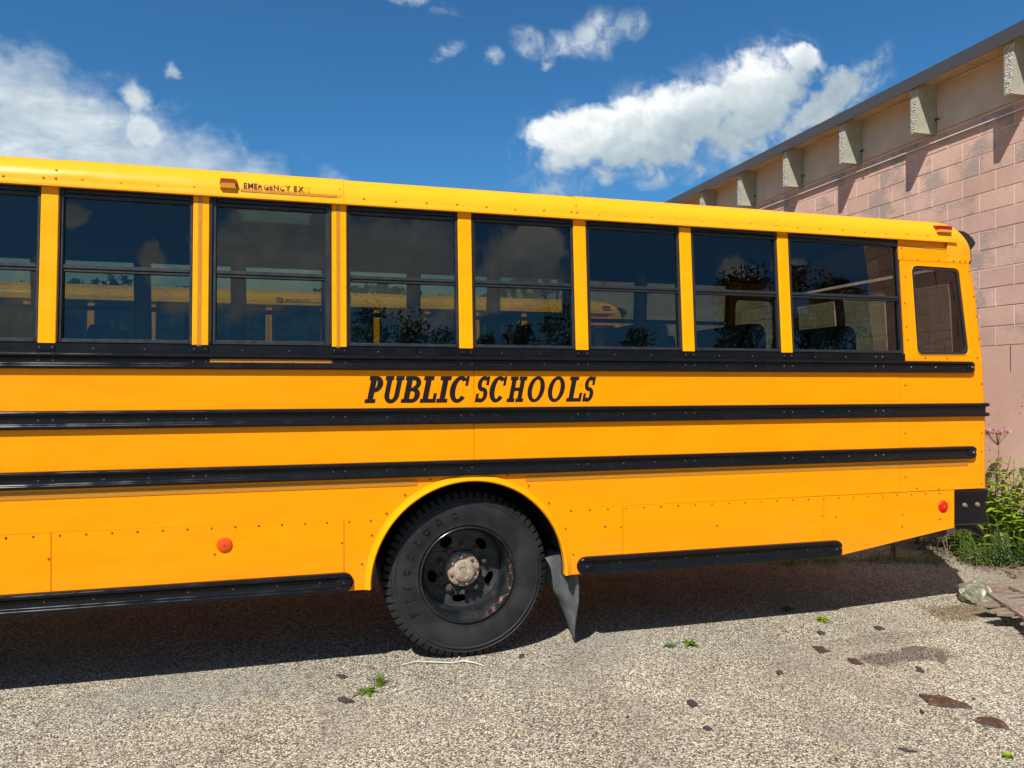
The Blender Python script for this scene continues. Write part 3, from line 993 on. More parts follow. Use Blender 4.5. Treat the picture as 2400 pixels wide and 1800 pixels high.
        mr = MB().bevbox(xa + l, xb - r, yy + 0.004, yy + 0.045, m0 + 0.016, m1, 0.003)
        mr.bevbox(xa + l, xb - r, yy + 0.010, yy + 0.045, m0, m0 + 0.014, 0.002)
        fx(mr).build('meeting_rail', M['frame'], f)
        fx(MB().box(xa + l - .003, xb - r + .003, yy + 0.020, yy + 0.024, m1 - 0.004, zt_ - hd + 0.004)).build('pane', M['glass'], f)
        fx(MB().box(xa + l - .003, xb - r + .003, yy + 0.028, yy + 0.032, zb_ + bt - 0.004, m0 + 0.004)).build('pane', M['glass'], f)
        return f
    for k in range(-5, 6):
        xa = -1.375 + 0.757 * k + 0.086
        xb = -1.375 + 0.757 * (k + 1)
        window(xa, xb, emergency=(k == 1))
        window(xa, xb, near=False)
    window(-1.375 + 0.757 * 6 + 0.086, 4.198)
    window(-1.375 + 0.757 * 6 + 0.086, 4.198, near=False)

    # --- rear quarter window
    gk = MB().plate(rounded([(4.302, 2.581), (4.736, 2.576), (4.784, 1.928), (4.314, 1.923)], 0.055),
                    [rounded([(4.322, 2.561), (4.718, 2.557), (4.764, 1.947), (4.333, 1.943)], 0.045)], y=0.003, th=0.022).xf(tum)
    gk = gk.build('quarter_window', M['gasket'], bus)
    MB().plate(rounded([(4.318, 2.565), (4.722, 2.561), (4.768, 1.943), (4.329, 1.939)], 0.045), y=0.010, th=0.004).xf(tum).build('pane', M['glass_dark'], gk)
    # yellow bead round the opening
    bead = rounded([(4.297, 2.586), (4.741, 2.581), (4.790, 1.923), (4.309, 1.918)], 0.058)
    MB().tube([(a, -0.001 + yt(b_), b_) for a, b_ in bead + bead[:1]], 0.0035, 6, caps=False).build('window_bead', M['yellow_trim'], bus, smooth=60)

    # --- far side body
    far = MB()
    far.box(XL, 4.92, 0, 0.02, 0.49, 1.93)
    far.xf(mirror).build('side_panel', M['yellow'], bus)
    hole2 = rounded([(4.300, 2.583), (4.738, 2.578), (4.786, 1.95), (4.312, 1.95)], 0.055)
    MB().plate([(4.20, 1.932), (4.90, 1.932), (4.86, 2.373), (4.822, 2.80), (4.20, 2.80)], [hole2], y=0.0, th=0.02).xf(tum).xf(mirror).build('corner_panel', M['yellow'], bus)

    MB().plate(rounded([(4.296, 2.588), (4.742, 2.583), (4.790, 1.945), (4.308, 1.945)], 0.058), y=0.008, th=0.004).xf(tum).xf(mirror).build('pane', M['glass'], bus)

    # --- rear wall, grid with three window openings, rounded corner
    zs = [0.92, 1.5, 1.711, 1.95, 2.373, 2.50, 2.618]
    def xr(z):
        pts = [(0.6, 4.96), (1.5, 4.96), (1.711, 4.94), (2.373, 4.902), (2.618, 4.866), (2.8, 4.84)]
        for (a, xa), (b_, xb) in zip(pts, pts[1:]):
            if a <= z <= b_: return xa + (xb - xa) * (z - a) / (b_ - a)
        return pts[-1][1]
    RC = 0.042
    cols = [('c', a) for a in (0, 22.5, 45, 67.5, 90)] + [('y', y) for y in (0.28, 0.84, 0.96, 1.48, 1.60, 2.16)] + [('m', a) for a in (90, 67.5, 45, 22.5, 0)]
    def rp(col, z):
        kind, q = col
        if kind == 'y': return (xr(z), q, z)
        a = radians(q)
        x = xr(z) - RC + RC * sin(a); y = RC - RC * cos(a) + yt(z)
        return (x, y, z) if kind == 'c' else (x, WD - y, z)
    rw = MB()
    vs = [rp(c_, z) for z in zs for c_ in cols]
    nc = len(cols); fs = []
    for i in range(len(zs) - 1):
        for j in range(nc - 1):
            if 1.95 <= zs[i] < 2.50 and j in (5, 7, 9): continue
            fs.append((i * nc + j, i * nc + j + 1, (i + 1) * nc + j + 1, (i + 1) * nc + j))
    rw.add(vs, fs)
    rear = rw.build('rear_wall', M['yellow'], bus, smooth=40)
    for (ya, yb) in ((0.28, 0.84), (0.96, 1.48), (1.60, 2.16)):
        mb = MB()
        for (z0, z1) in ((1.955, 2.495),):
            mb.add([(xr(z0) - 0.012, ya, z0), (xr(z0) - 0.012, yb, z0), (xr(z1) - 0.012, yb, z1), (xr(z1) - 0.012, ya, z1),
                    (xr(z0) - 0.008, ya, z0), (xr(z0) - 0.008, yb, z0), (xr(z1) - 0.008, yb, z1), (xr(z1) - 0.008, ya, z1)],
                   [(0, 3, 2, 1), (4, 5, 6, 7), (0, 1, 5, 4), (1, 2, 6, 5), (2, 3, 7, 6), (3, 0, 4, 7)])
        mb.build('rear_pane', M['glass'], rear)
    # side-to-corner strip
    # --- roof
    R = 0.157
    y0 = 0.035
    prof = [(y0 + 0.012, 2.772), (y0 - 0.004, 2.772), (y0 - 0.004, 2.781), (y0, 2.79)]
    for i in range(1, 12):
        a = radians(75 * i / 11)
        prof.append((y0 + R - R * cos(a), 2.79 + R * sin(a)))
    yl, zl = prof[-1]
    for i in range(1, 9):
        u = i / 8
        yy = yl + (WD / 2 - yl) * u
        prof.append((yy, zl + 0.268 * (WD / 2 - yl) * (u - u * u / 2)))
    full = prof + [(WD - y, z) for (y, z) in reversed(prof[:-1])]

    def ysurf(z):
        s_ = max(-1, min(1, (z - 2.79) / R))
        return y0 + R - R * sqrt(1 - s_ * s_) if z > 2.79 else y0
    seams = [XL, -2.78, -1.29, 0.195, 1.68, 3.165, 4.62]
    for i in range(len(seams) - 1):
        xa, xb = seams[i] + 0.0015, seams[i + 1] + (0.012 if i < 5 else 0)
        off = 0.0028 if i % 2 == 0 else 0.0
        xs = [xa, xa + 0.004, xb - 0.004, xb] if not (xa < -0.55 < xb) else [xa, xa + .004, -0.50, 0.02, xb - 0.004, xb]
        n = len(full)
        vs = []; fs = []
        for x in xs:
            for (y, z) in full:
                dy = (y - WD / 2)
                k = 1 + off / 1.2
                vs.append((x, WD / 2 + dy * k, z + (off if z > 2.8 else 0)))
        for a in range(len(xs) - 1):
            for j in range(n - 1):
                if abs(xs[a] + 0.50) < 1e-6 and 23 <= j <= 26: continue
                fs.append((a * n + j, a * n + j + 1, (a + 1) * n + j + 1, (a + 1) * n + j))
        MB().add(vs, fs).build('roof_panel', M['roof'], bus, smooth=32)
    hy0, hy1 = full[23][0], full[27][0]
    MB().box(-0.51, 0.03, hy0 - 0.01, hy1 + 0.01, full[25][1] - 0.045, full[25][1] - 0.025).build('roof_hatch', M['hatch'], bus)
    # rear cap: roof profile shrinking toward the rear
    capf = [(y, z) for (y, z) in full if z > 2.788]
    capp = [(0.051, 2.621), (0.045, 2.70)] + capf[:] + [(WD - 0.045, 2.70), (WD - 0.051, 2.621)]
    def cap(xsta, dx, lift, a0, a1, name, mat, N=14, shr=0.0):
        vs = []; fs = []
        n = len(capp)
        for i in range(N + 1):
            th = radians(a0 + (a1 - a0) * i / N)
            x = xsta + 0.245 * sin(th) + dx
            k = max(0.0, cos(th)) ** 0.5
            for (y, z) in capp:
                inset = (0.03 * (1 - cos(th)) + shr) * (1 if y < WD / 2 else -1)
                zz_ = 2.621 + (z - 2.621) * k * (1 - shr * 2.5) + lift
                vs.append((x, y + inset, zz_))
        for i in range(N):
            for j in range(n - 1):
                fs.append((i * n + j, i * n + j + 1, (i + 1) * n + j + 1, (i + 1) * n + j))
        return MB().add(vs, fs).build(name, mat, bus, smooth=45)
    cap(4.62, 0.0, 0.0, 0, 88, 'rear_cap', M['roof'])
    cap(4.62, 0.020, 0.0, 10, 89.8, 'rear_light_board', M['black_matt'], shr=0.012)
    # drip rail lip under the roof edge
    MB().box(XL, 4.70, y0 - 0.010, y0 + 0.02, 2.768, 2.779).build('drip_rail', M['roof'], bus)
    MB().box(XL, 4.70, WD - y0 - 0.02, WD - y0 + 0.008, 2.77, 2.779).build('drip_rail', M['roof'], bus)
    # roof rivets
    rv = []
    x = XL + 0.1
    while x < 4.55:
        rv.append((x, ysurf(2.812) - 0.003, 2.812 + 0.004 * sin(x * 9))); x += 0.187
    for sx in seams[1:-1]:
        rv += [(sx - 0.012, ysurf(2.815) - .004, 2.815), (sx - 0.012, ysurf(2.86) - .004, 2.86)]
    tag(disc_rivets(rv, 0.0075, 0.0035, 8).build('roof_rivet', M['roof'], bus), kind='stuff')
    # body rivets
    rv = []
    x = XL + 0.04
    while x < 4.6:
        zz_ = 0.902
        if hypot(x - ACX, zz_ - ACZ) > ARO + 0.03: rv.append((x, -0.0035, zz_))
        x += 0.1255
    for sx in (-1.322, 0.195, 1.960, 3.490):
        rv += [(sx, -0.0035, z) for z in (0.78,)]
    for (x, z) in ((-0.50, 0.755), (3.605, 0.77), (2.66, 0.756), (1.85, 0.79), (4.17, 0.76), (4.17, 0.67), (4.51, 0.71), (4.5, 0.935), (4.3, 0.948)):
        rv.append((x, -0.004, z))
    for a in (10, 25, 42, 57, 70, 84, 97, 112, 127, 140, 153, 168):
        a = radians(a)
        rv.append((ACX + (ARO + 0.028) * cos(a), -0.0035, ACZ + (ARO + 0.028) * sin(a)))
    for z in (1.70, 1.35, 1.03):
        rv.append((4.20, -0.001, z))
    for z in (1.71, 1.34, 1.20, 0.96):
        rv.append((4.90, -0.001, z))
    rv += [(x, yt(z) - 0.001, z) for (x, z) in ((4.222, 2.30), (4.226, 2.13), (4.23, 2.03), (4.24, 2.50), (4.38, 1.900), (4.58, 1.900), (4.86, 1.905),
                                               (4.86, 2.37), (4.872, 2.22), (4.887, 2.05), (4.83, 2.56))]
    rv += [(x, yt(z) - 0.003, z) for (x, z) in ((4.22, 2.633), (4.36, 2.633), (4.55, 2.633), (4.64, 2.67), (4.64, 2.74), (4.215, 2.71))]
    rv += [(x, yt(z) - 0.001, z) for (x, z) in ((4.69, 2.633), (4.75, 2.633), (4.80, 2.633), (4.675, 2.70))]
    tag(disc_rivets(rv, 0.0068, 0.004, 8).build('body_rivet', M['rivet'], bus), kind='stuff')

    # --- reflective tape along the side and above the emergency window
    for (xa, xb) in ((XL, 0.636), (1.318, 4.18), (4.183, 4.772)):
        MB().box(xa, xb, -0.0035, -0.0012, 1.098, 1.134).build('reflective_tape', M['tape'], bus)
    tp = MB()
    for (xa, xb) in ((-0.366, 0.05), (0.053, 0.171)):
        vs = []
        for x in (xa, xb):
            for z in (2.8035, 2.812, 2.8205):
                vs.append((x, ysurf(z) - 0.0050, z))
        tp.add(vs, [(0, 3, 4, 1), (1, 4, 5, 2)])
    tp.build('reflective_tape', M['tape'], bus, recalc=False)

    # --- round reflectors, lamps
    rf = MB().lathe([(0.0, -0.016), (0.030, -0.015), (0.039, -0.011), (0.042, -0.0042)], -0.448, 0.805, 28).build('orange_reflector', M['orange_refl'], bus, smooth=40)
    disc_rivets([(-0.448, -0.016, 0.805)], 0.006, 0.002).build('screw', M['screw'], rf)
    rf = MB().lathe([(0.0, -0.020), (0.030, -0.018), (0.040, -0.012), (0.043, -0.0042)], 4.536, 0.803, 28).build('red_reflector', M['red_lens'], bus, smooth=40)
    disc_rivets([(4.536, -0.020, 0.803)], 0.006, 0.002).build('screw', M['screw'], rf)

    def marker(x0, x1, z0, z1, matl):
        mb = MB()
        ya = ysurf(z0); yb = ysurf(z1)
        mb.add([(x0, ya, z0), (x1, ya, z0), (x1, yb, z1), (x0, yb, z1),
                (x0 + .004, ya - 0.022, z0 + .004), (x1 - .004, ya - 0.022, z0 + .004), (x1 - .012, yb - 0.050, z1 - 0.010), (x0 + .012, yb - 0.050, z1 - .010)],
               [(0, 1, 2, 3), (4, 7, 6, 5), (0, 4, 5, 1), (1, 5, 6, 2), (2, 6, 7, 3), (3, 7, 4, 0)])
        mk = mb.build('marker_lamp', M['yellow_lens'], bus)
        zm = z0 + (z1 - z0) * 0.42
        ym = ya + (yb - ya) * .4
        mb = MB()
        mb.add([(x0 - .001, ym - 0.005, zm), (x1 + .001, ym - 0.005, zm), (x1, yb, z1 + .002), (x0, yb, z1 + .002),
                (x0 + .002, ym - 0.033, zm), (x1 - .002, ym - 0.033, zm), (x1 - .008, yb - 0.053, z1 - 0.006), (x0 + .008, yb - 0.053, z1 - .006)],
               [(0, 1, 2, 3), (4, 7, 6, 5), (0, 4, 5, 1), (1, 5, 6, 2), (2, 6, 7, 3), (3, 7, 4, 0)])
        mb.build('lens', M[matl], mk)
    marker(-0.477, -0.386, 2.812, 2.872, 'amber_red')
    marker(4.520, 4.652, 2.836, 2.893, 'dark_red')

    # --- lettering
    s_, t_ = 0.232, 0.125
    def rect(a, b_, c_, d_): return [(a, b_), (c_, b_), (c_, d_), (a, d_)]
    def ring(cx, cy, rx, ry, a0, a1, wx, wy, n=28):
        o_ = [(cx + rx * cos(radians(a0 + (a1 - a0) * i / n)), cy + ry * sin(radians(a0 + (a1 - a0) * i / n))) for i in range(n + 1)]
        i_ = [(cx + (rx - wx) * cos(radians(a0 + (a1 - a0) * i / n)), cy + (ry - wy) * sin(radians(a0 + (a1 - a0) * i / n))) for i in range(n + 1)]
        return o_ + i_[::-1]
    def glyph(ch, w):
        o_ = 0.055
        s_, t_ = 0.212, 0.148
        if ch == 'P':
            return [rect(0.06, 0, 0.06 + s_, 1), rect(-.02, 0, 0.37, t_), rect(0, 1 - t_, 0.30, 1), rect(0.2, .40, w * .52, .40 + t_), rect(.2, 1 - t_, w * .52, 1),
                    ring(w * .50, .70, w * .52, .30, -90, 90, s_, t_)]
        if ch == 'U':
            m_ = w / 2
            u_ = 0.185
            return [rect(0.05, .30, 0.05 + u_, 1), rect(w - .05 - u_, .30, w - .05, 1), rect(-.02, 1 - t_, .29, 1), rect(w - .29, 1 - t_, w + .02, 1),
                    ring(m_, .32, m_ - .05, .335, 180, 360, u_, t_)]
        if ch == 'B':
            return [rect(0.06, 0, 0.06 + s_, 1), rect(-.02, 0, w * .6, t_), rect(0, 1 - t_, w * .55, 1), rect(.2, .44, w * .58, .44 + t_ * .9),
                    ring(w * .54, .735, w * .44, .265, -90, 90, .185, t_), ring(w * .58, .288, w * .46, .290, -90, 90, .20, t_)]
        if ch == 'L':
            return [rect(0.06, 0, 0.06 + s_, 1), rect(-.02, 1 - t_, .36, 1), rect(-.02, 0, w, t_), rect(w - .12, 0, w, .36)]
        if ch == 'I':
            return [rect(w / 2 - s_ / 2, 0, w / 2 + s_ / 2, 1), rect(-.02, 0, w + .02, t_), rect(-.02, 1 - t_, w + .02, 1)]
        if ch == 'C':
            m_ = w / 2
            return [ring(m_, .5, m_, .515, 52, 322, s_ * 1.02, t_), rect(w - .155, .64, w - .045, 1.0), rect(m_ + .08, .83, w - .10, .93)]
        if ch == 'O':
            m_ = w / 2
            return [ring(m_, .5, m_, .515, 0, 360, .192, .135, 48)]
        if ch == 'H':
            h_ = 0.185
            return [rect(0.05, 0, 0.05 + h_, 1), rect(w - .05 - h_, 0, w - .05, 1), rect(.2, .43, w - .2, .57), rect(-.02, 0, .295, t_), rect(-.02, 1 - t_, .295, 1),
                    rect(w - .295, 0, w + .02, t_), rect(w - .295, 1 - t_, w + .02, 1)]
        if ch == 'S':
            m_ = w / 2
            return [ring(m_, .714, m_ * 1.02, .298, 42, 270, .165, .155), ring(m_, .286, m_ * 1.02, .298, 90, -138, .165, .155),
                    rect(w - .12, .66, w - .01, 1.0), rect(.01, 0, .12, .34)]
        return []
    letters = [('P', 0.327, 0.410), ('U', 0.424, 0.528), ('B', 0.540, 0.639), ('L', 0.654, 0.745), ('I', 0.753, 0.814), ('C', 0.821, 0.935),
               ('S', 0.988, 1.060), ('C', 1.069, 1.174), ('H', 1.194, 1.294), ('O', 1.314, 1.425), ('O', 1.448, 1.559), ('L', 1.585, 1.682), ('S', 1.690, 1.758)]
    H = 0.159
    ZB = 1.5955
    lt = None
    for (ch, xa, xb) in letters:
        w = (xb - xa) / H
        mb = MB()
        for i, poly in enumerate(glyph(ch, w)):
            yy = -0.0014 - 0.00012 * i
            tri = tessellate_polygon([[Vector((a, b_, 0)) for a, b_ in poly]])
            mb.add([(xa + (a + 0.2 * b_) * H, yy, ZB + b_ * H) for a, b_ in poly], [tuple(q) for q in tri])
        o = mb.build('letter', M['letter'], bus, recalc=False)
    # EMERGENCY EXIT: worn stencil
    def font_mesh(txt, bold=0.012):
        cu = bpy.data.curves.new('txt', 'FONT')
        cu.body = txt
        cu.size = 1.0
        cu.offset = bold
        cu.resolution_u = 3
        ob = bpy.data.objects.new('txt', cu)
        COL.objects.link(ob)
        bpy.context.view_layer.update()
        dg = bpy.context.evaluated_depsgraph_get()
        me = bpy.data.meshes.new_from_object(ob.evaluated_get(dg))
        bpy.data.objects.remove(ob)
        return me
    def cut(me, lo, hi):
        bm = bmesh.new(); bm.from_mesh(me)
        for (co, no) in (((0, lo, 0), (0, -1, 0)), ((0, hi, 0), (0, 1, 0))):
            gm_ = list(bm.verts) + list(bm.edges) + list(bm.faces)
            bmesh.ops.bisect_plane(bm, geom=gm_, plane_co=co, plane_no=no, clear_outer=True)
        bm.to_mesh(me); bm.free()
        return me
    caph = 0.72
    wear = {0: (0, 1), 1: (0, 1), 2: (0, 1), 3: (0, .72), 4: (0, .52), 5: (0, .66), 6: (0, 1), 7: (0, .40), 8: (0, 1), 10: (0, 1), 11: (0, 1), 12: None, 13: (0, .14)}
    txt = 'EMERGENCY EXIT'
    cur = 0.0
    adv = []
    for i, ch in enumerate(txt):
        if ch == ' ':
            adv.append((cur, None)); cur += 0.34; continue
        me = font_mesh(ch, 0.018)
        xs = [v.co.x for v in me.vertices]
        adv.append((cur - min(xs), me)); cur += max(xs) - min(xs) + 0.13
    tot = cur - 0.13
    sx = (0.021 + 0.350) / tot
    hz = 0.0335 / caph
    x0_ = -0.350
    for i, (cx_, me) in enumerate(adv):
        if me is None: continue
        gme = me.copy()
        for v in gme.vertices:
            z = 2.826 + v.co.y * hz
            v.co = (x0_ + (cx_ + v.co.x) * sx, ysurf(z) - 0.0060, z)
        gme.materials.clear(); gme.materials.append(M['ghost'])
        o = bpy.data.objects.new('letter', gme); COL.objects.link(o); o.parent = bus
        if wear.get(i) is not None:
            lo, hi = wear[i]
            if (lo, hi) != (0, 1): cut(me, lo * caph - .02, hi * caph)
            for v in me.vertices:
                z = 2.826 + v.co.y * hz
                v.co = (x0_ + (cx_ + v.co.x) * sx, ysurf(z) - 0.0078, z)
            me.materials.clear(); me.materials.append(M['brown_letter'])
            o = bpy.data.objects.new('letter', me); COL.objects.link(o); o.parent = bus

    # --- bumper
    bp = [(0.0, 0.914), (-0.010, 0.905), (-0.006, 0.86), (0.008, 0.82), (0.010, 0.77), (0.0, 0.72), (-0.014, 0.69), (-0.012, 0.665), (0.0, 0.657), (0.04, 0.657), (0.04, 0.914)]
    path = [(4.644, 0.0, 0, -1), (4.655, 0.0, 0, -1), (4.70, -0.010, 0, -1), (4.93, -0.010, 0, -1)]
    for i in range(1, 7):
        a = radians(90 * i / 6)
        path.append((4.93 + 0.03 * sin(a), 0.02 - 0.03 * cos(a), sin(a), -cos(a)))
    path.append((4.96, 1.22, 1, 0))
    vs = []; fs = []
    n = len(bp)
    for (x, y, nx_, ny_) in path:
        for (d_, z) in bp:
            vs.append((x - nx_ * d_, y - ny_ * d_, z))
    for i in range(len(path) - 1):
        for j in range(n):
            j2 = (j + 1) % n
            fs.append((i * n + j, i * n + j2, (i + 1) * n + j2, (i + 1) * n + j))
    fs.append(tuple(range(n))); fs.append(tuple((len(path) - 1) * n + j for j in reversed(range(n))))
    bump_ = MB().add(vs, fs).build('rear_bumper', M['sill'], bus, smooth=40)
    for x in (4.735, 4.853):
        MB().lathe([(0, -0.022), (0.013, -0.020), (0.018, -0.012), (0.018, 0.005)], x, 0.802, 12).build('bolt', M['bolt'], bump_, smooth=40)

    # --- visor of the rear warning lamp
    vz = MB()
    pr = [(4.78, 2.67), (4.78, 2.885), (4.865, 2.885), (4.91, 2.868), (4.955, 2.838), (4.985, 2.80), (4.972, 2.775), (4.93, 2.735), (4.86, 2.67)]
    vz.plate(pr, y=0.13, th=0.25)
    vz.build('warning_lamp_visor', M['black_matt'], bus, smooth=30)

    # --- interior and underside
    MB().box(XL, 4.88, 0.03, WD - 0.03, 1.16, 1.20).build('bus_floor', M['floor'], bus)
    mb = MB()
    cl = [(y, z - 0.05) for (y, z) in full if z > 2.85]
    n = len(cl); vs = []
    cx_ = [XL, -0.50, 0.02, 4.75]
    for x in cx_:
        vs += [(x, y, z - (0.10 if x > 4.6 else 0)) for (y, z) in cl]
    fs = []
    for a in range(3):
        for j in range(n - 1):
            if a == 1 and hy0 - 0.05 <= cl[j][0] <= hy1 - 0.05: continue
            fs.append((a * n + j, a * n + j + 1, (a + 1) * n + j + 1, (a + 1) * n + j))
    mb.add(vs, fs).build('ceiling', M['ceiling'], bus, smooth=40)
    MB().box(XL, XL + 0.03, 0.03, WD - 0.03, 0.5, 2.9).build('front_bulkhead', M['dark'], bus)
    for yy in (0.024, WD - 0.045):
        MB().box(XL, 4.85, yy, yy + 0.02, 1.20, 1.92).build('inner_wall_panel', M['ceiling'], bus)
    fr = MB()
    for yy in (0.78, 1.56):
        fr.box(XL, 4.6, yy, yy + 0.08, 0.62, 0.86)
    for i in range(16):
        x = XL + 0.3 + i * 0.62
        if not 0.2 < x < 1.7: fr.box(x, x + 0.05, 0.05, WD - 0.05, 0.98, 1.158)
    fr.box(-2.6, -1.0, 0.15, 0.7, 0.50, 0.88)
    fr.box(0.9, 1.04, 0.5, WD - 0.5, 0.43, 0.60)
    fr.build('chassis', M['dark'], bus)
    # seats
    seat_me = None
    mb = MB()
    mb.plate(rounded([(-0.10, 1.10), (0.02, 1.10), (0.10, 2.15), (-0.01, 2.15)], 0.045), y=0.0, th=0.92)
    bk = mb
    first = None
    for i in range(12):
        x = -4.55 + i * 0.757
        for yy in (0.10, 1.42):
            if first is None:
                s0 = MB().bevbox(-0.46, -0.02, 0.0, 0.92, 1.38, 1.52, 0.02).build('bus_seat', M['seat'], bus, loc=(x, yy, 0))
                # rounded-top backrest
                prof_ = rounded([(0.0, 1.45), (0.92, 1.45), (0.92, 2.14), (0.0, 2.14)], 0.13, 7)
                vb = [(-0.03 + 0.07 * (z - 1.45), y, z) for (y, z) in prof_] + [(0.07 + 0.03 * (z - 1.45), y, z) for (y, z) in prof_]
                nn = len(prof_)
                fb_ = [tuple(range(nn)), tuple(range(2 * nn - 1, nn - 1, -1))] + [(a, (a + 1) % nn, nn + (a + 1) % nn, nn + a) for a in range(nn)]
                b0 = MB().add(vb, fb_).build('backrest', M['seat'], s0, smooth=35)
                first = (s0, b0)
            else:
                s1 = first[0].copy(); COL.objects.link(s1); s1.parent = bus; s1.location = (x, yy, 0)
                b1 = first[1].copy(); COL.objects.link(b1); b1.parent = s1

    # --- exhaust tailpipe
    MB().tube([(3.4, 0.30, 0.62), (4.25, 0.26, 0.60), (4.60, 0.25, 0.583), (4.77, 0.25, 0.572)], [0.05, 0.052, 0.056, 0.060], 16).build('muffler_pipe', M['pipe_rust'], bus, smooth=50)
    tp_ = MB().tube([(4.76, 0.25, 0.572), (4.85, 0.25, 0.590), (4.93, 0.25, 0.605), (5.00, 0.25, 0.603), (5.07, 0.25, 0.580), (5.13, 0.25, 0.545), (5.19, 0.25, 0.505)],
                    [0.050, 0.050, 0.048, 0.046, 0.042, 0.036, 0.018], 18, caps=False).build('tailpipe', M['black'], bus, smooth=50)
    MB().tube([(4.775, 0.25, 0.571), (4.86, 0.25, 0.592)], 0.056, 18).build('pipe_clamp', M['steel'], tp_, smooth=50)

    # --- mud flap behind the rear wheels, curled rubber
    vs = []; fs = []
    NS, NT_ = 22, 12
    for i in range(NS + 1):
        s = i / NS
        for j in range(NT_ + 1):
            u = j / NT_
            z = 0.60 - 0.575 * s
            yfront = 0.03 + 0.05 * s + 0.14 * max(0, s - .55)
            yy = yfront + (0.30 - 0.16 * s) * u
            x = 1.642 + 0.05 * s - 0.10 * (u ** 0.8) * (1 - 0.6 * s) - 0.055 * sin(pi * min(1, s * 1.5)) * u + 0.020 * s + 0.02 * sin(5 * s + 2 * u)
            z += 0.10 * u * s
            vs.append((x, yy, z))
    for i in range(NS):
        for j in range(NT_):
            a = i * (NT_ + 1) + j
            fs.append((a, a + 1, a + NT_ + 2, a + NT_ + 1))
    fl = MB().add(vs, fs).build('mud_flap', M['flap'], bus, smooth=80, recalc=False)
    sm = fl.modifiers.new('thickness', 'SOLIDIFY'); sm.thickness = 0.008
    MB().box(1.60, 1.645, 0.05, 0.62, 0.60, 0.64).build('flap_bracket', M['dark'], bus)

    # --- rear wheel pair
    WX, WZ = 0.966, 0.517
    wh = empty('wheel', (WX, 0, WZ)); wh.parent = bus

    def tyre(y0, name, parent, detail):
        RT = 0.519
        seg = 64
        sub = 8
        n = seg * sub
        prof = [(0.300, y0 + 0.028), (0.304, y0 + 0.012), (0.312, y0 + 0.006), (0.322, y0 + 0.008), (0.345, y0 + 0.003), (0.385, y0 - 0.004),
                (0.425, y0 - 0.004), (0.448, y0 + 0.000), (0.452, y0 - 0.003), (0.458, y0 - 0.003), (0.462, y0 + 0.002), (0.474, y0 + 0.006), (0.478, y0 + 0.003),
                (0.490, y0 + 0.010), (0.508, y0 + 0.020), (RT, y0 + 0.030), (RT + 0.001, y0 + 0.065), (RT + 0.002, y0 + 0.14), (RT + 0.001, y0 + 0.215), (RT, y0 + 0.25),
                (0.49, y0 + 0.272), (0.44, y0 + 0.284), (0.38, y0 + 0.284), (0.31, y0 + 0.27), (0.30, y0 + 0.25)]
        if not detail:
            n = 96
        def rf(r, j, k):
            if not detail: return r
            ph = (k % sub)
            if j in (13, 14, 15, 16) and ph in (0, 1):
                return r - (0.008 if j == 13 else 0.024)
            if j in (17,) and ph in (0, 1, 4, 5):
                return r - 0.010
            return r
        mb = MB().lathe(prof, 0, 0, n, rf=rf)
        # flatten where it stands
        mb.v = [(x, y, max(z, -WZ + 0.001)) for (x, y, z) in mb.v]
        return mb.build(name, M['rubber'], parent, smooth=30)
    ty = tyre(0.08, 'tyre', wh, True)
    tyre(0.43, 'tyre', wh, False)
    # rim
    rim = [(0.3035, 0.088), (0.300, 0.078), (0.293, 0.076), (0.289, 0.084), (0.287, 0.100), (0.280, 0.112), (0.268, 0.135), (0.262, 0.17), (0.258, 0.22), (0.256, 0.27),
           (0.250, 0.34)]
    MB().lathe(rim, 0, 0, 96).build('rim', M['rim'], wh, smooth=60)
    # disc with five hand holes
    holes = []
    for k in range(5):
        a = radians(265 + 72 * k)
        cx_, cz_ = 0.198 * cos(a), 0.198 * sin(a)
        hp = []
        for q in range(18):
            w = 2 * pi * q / 18
            e1, e2 = 0.043 * cos(w), 0.030 * sin(w)
            hp.append((cx_ - e1 * sin(a) + e2 * cos(a), cz_ + e1 * cos(a) + e2 * sin(a)))
        holes.append(hp)
    circ = [(0.2585 * cos(2 * pi * k / 72), 0.2585 * sin(2 * pi * k / 72)) for k in range(72)]
    inner = [(0.105 * cos(2 * pi * k / 36), 0.105 * sin(2 * pi * k / 36)) for k in range(36)]
    dm = MB().plate(circ, holes + [inner], y=0.29, th=0.012)
    dm.xf(lambda x, y, z: (x, y - 0.022 * max(0, min(1, (0.235 - hypot(x, z)) / 0.10)), z))
    disc = dm.build('wheel_disc', M['rim_disc'], wh, smooth=30)
    MB().lathe([(0.0, 0.44), (0.25, 0.44)], 0, 0, 24).build('brake_drum', M['dark'], wh)
    for k in range(10):
        a = radians(18 + 36 * k)
        MB().lathe([(0, 0.235), (0.013, 0.235), (0.017, 0.240), (0.017, 0.258), (0.026, 0.259), (0.027, 0.268)], 0.148 * cos(a), 0.148 * sin(a), 6).build('wheel_nut', M['nut'], disc)
    # hub
    hub = MB().lathe([(0.112, 0.30), (0.110, 0.25), (0.100, 0.238), (0.104, 0.232), (0.1045, 0.218), (0.100, 0.215), (0.074, 0.215), (0.071, 0.212), (0.0690, 0.192), (0.064, 0.189),
                      (0.03, 0.188), (0.0, 0.188)], 0, 0, 40).build('hub', M['hub'], wh, smooth=35)
    for k in range(8):
        a = radians(12 + 45 * k)
        MB().lathe([(0, 0.198), (0.009, 0.198), (0.011, 0.202), (0.011, 0.216)], 0.087 * cos(a), 0.087 * sin(a), 6).build('hub_bolt', M['hub_bolt'], hub)
    MB().tube([(-0.012 + 0.022 * cos(radians(a)), 0.1875, 0.012 + 0.018 * sin(radians(a))) for a in range(20, 200, 20)], 0.005, 6).build('hub_casting_mark', M['hub'], hub)
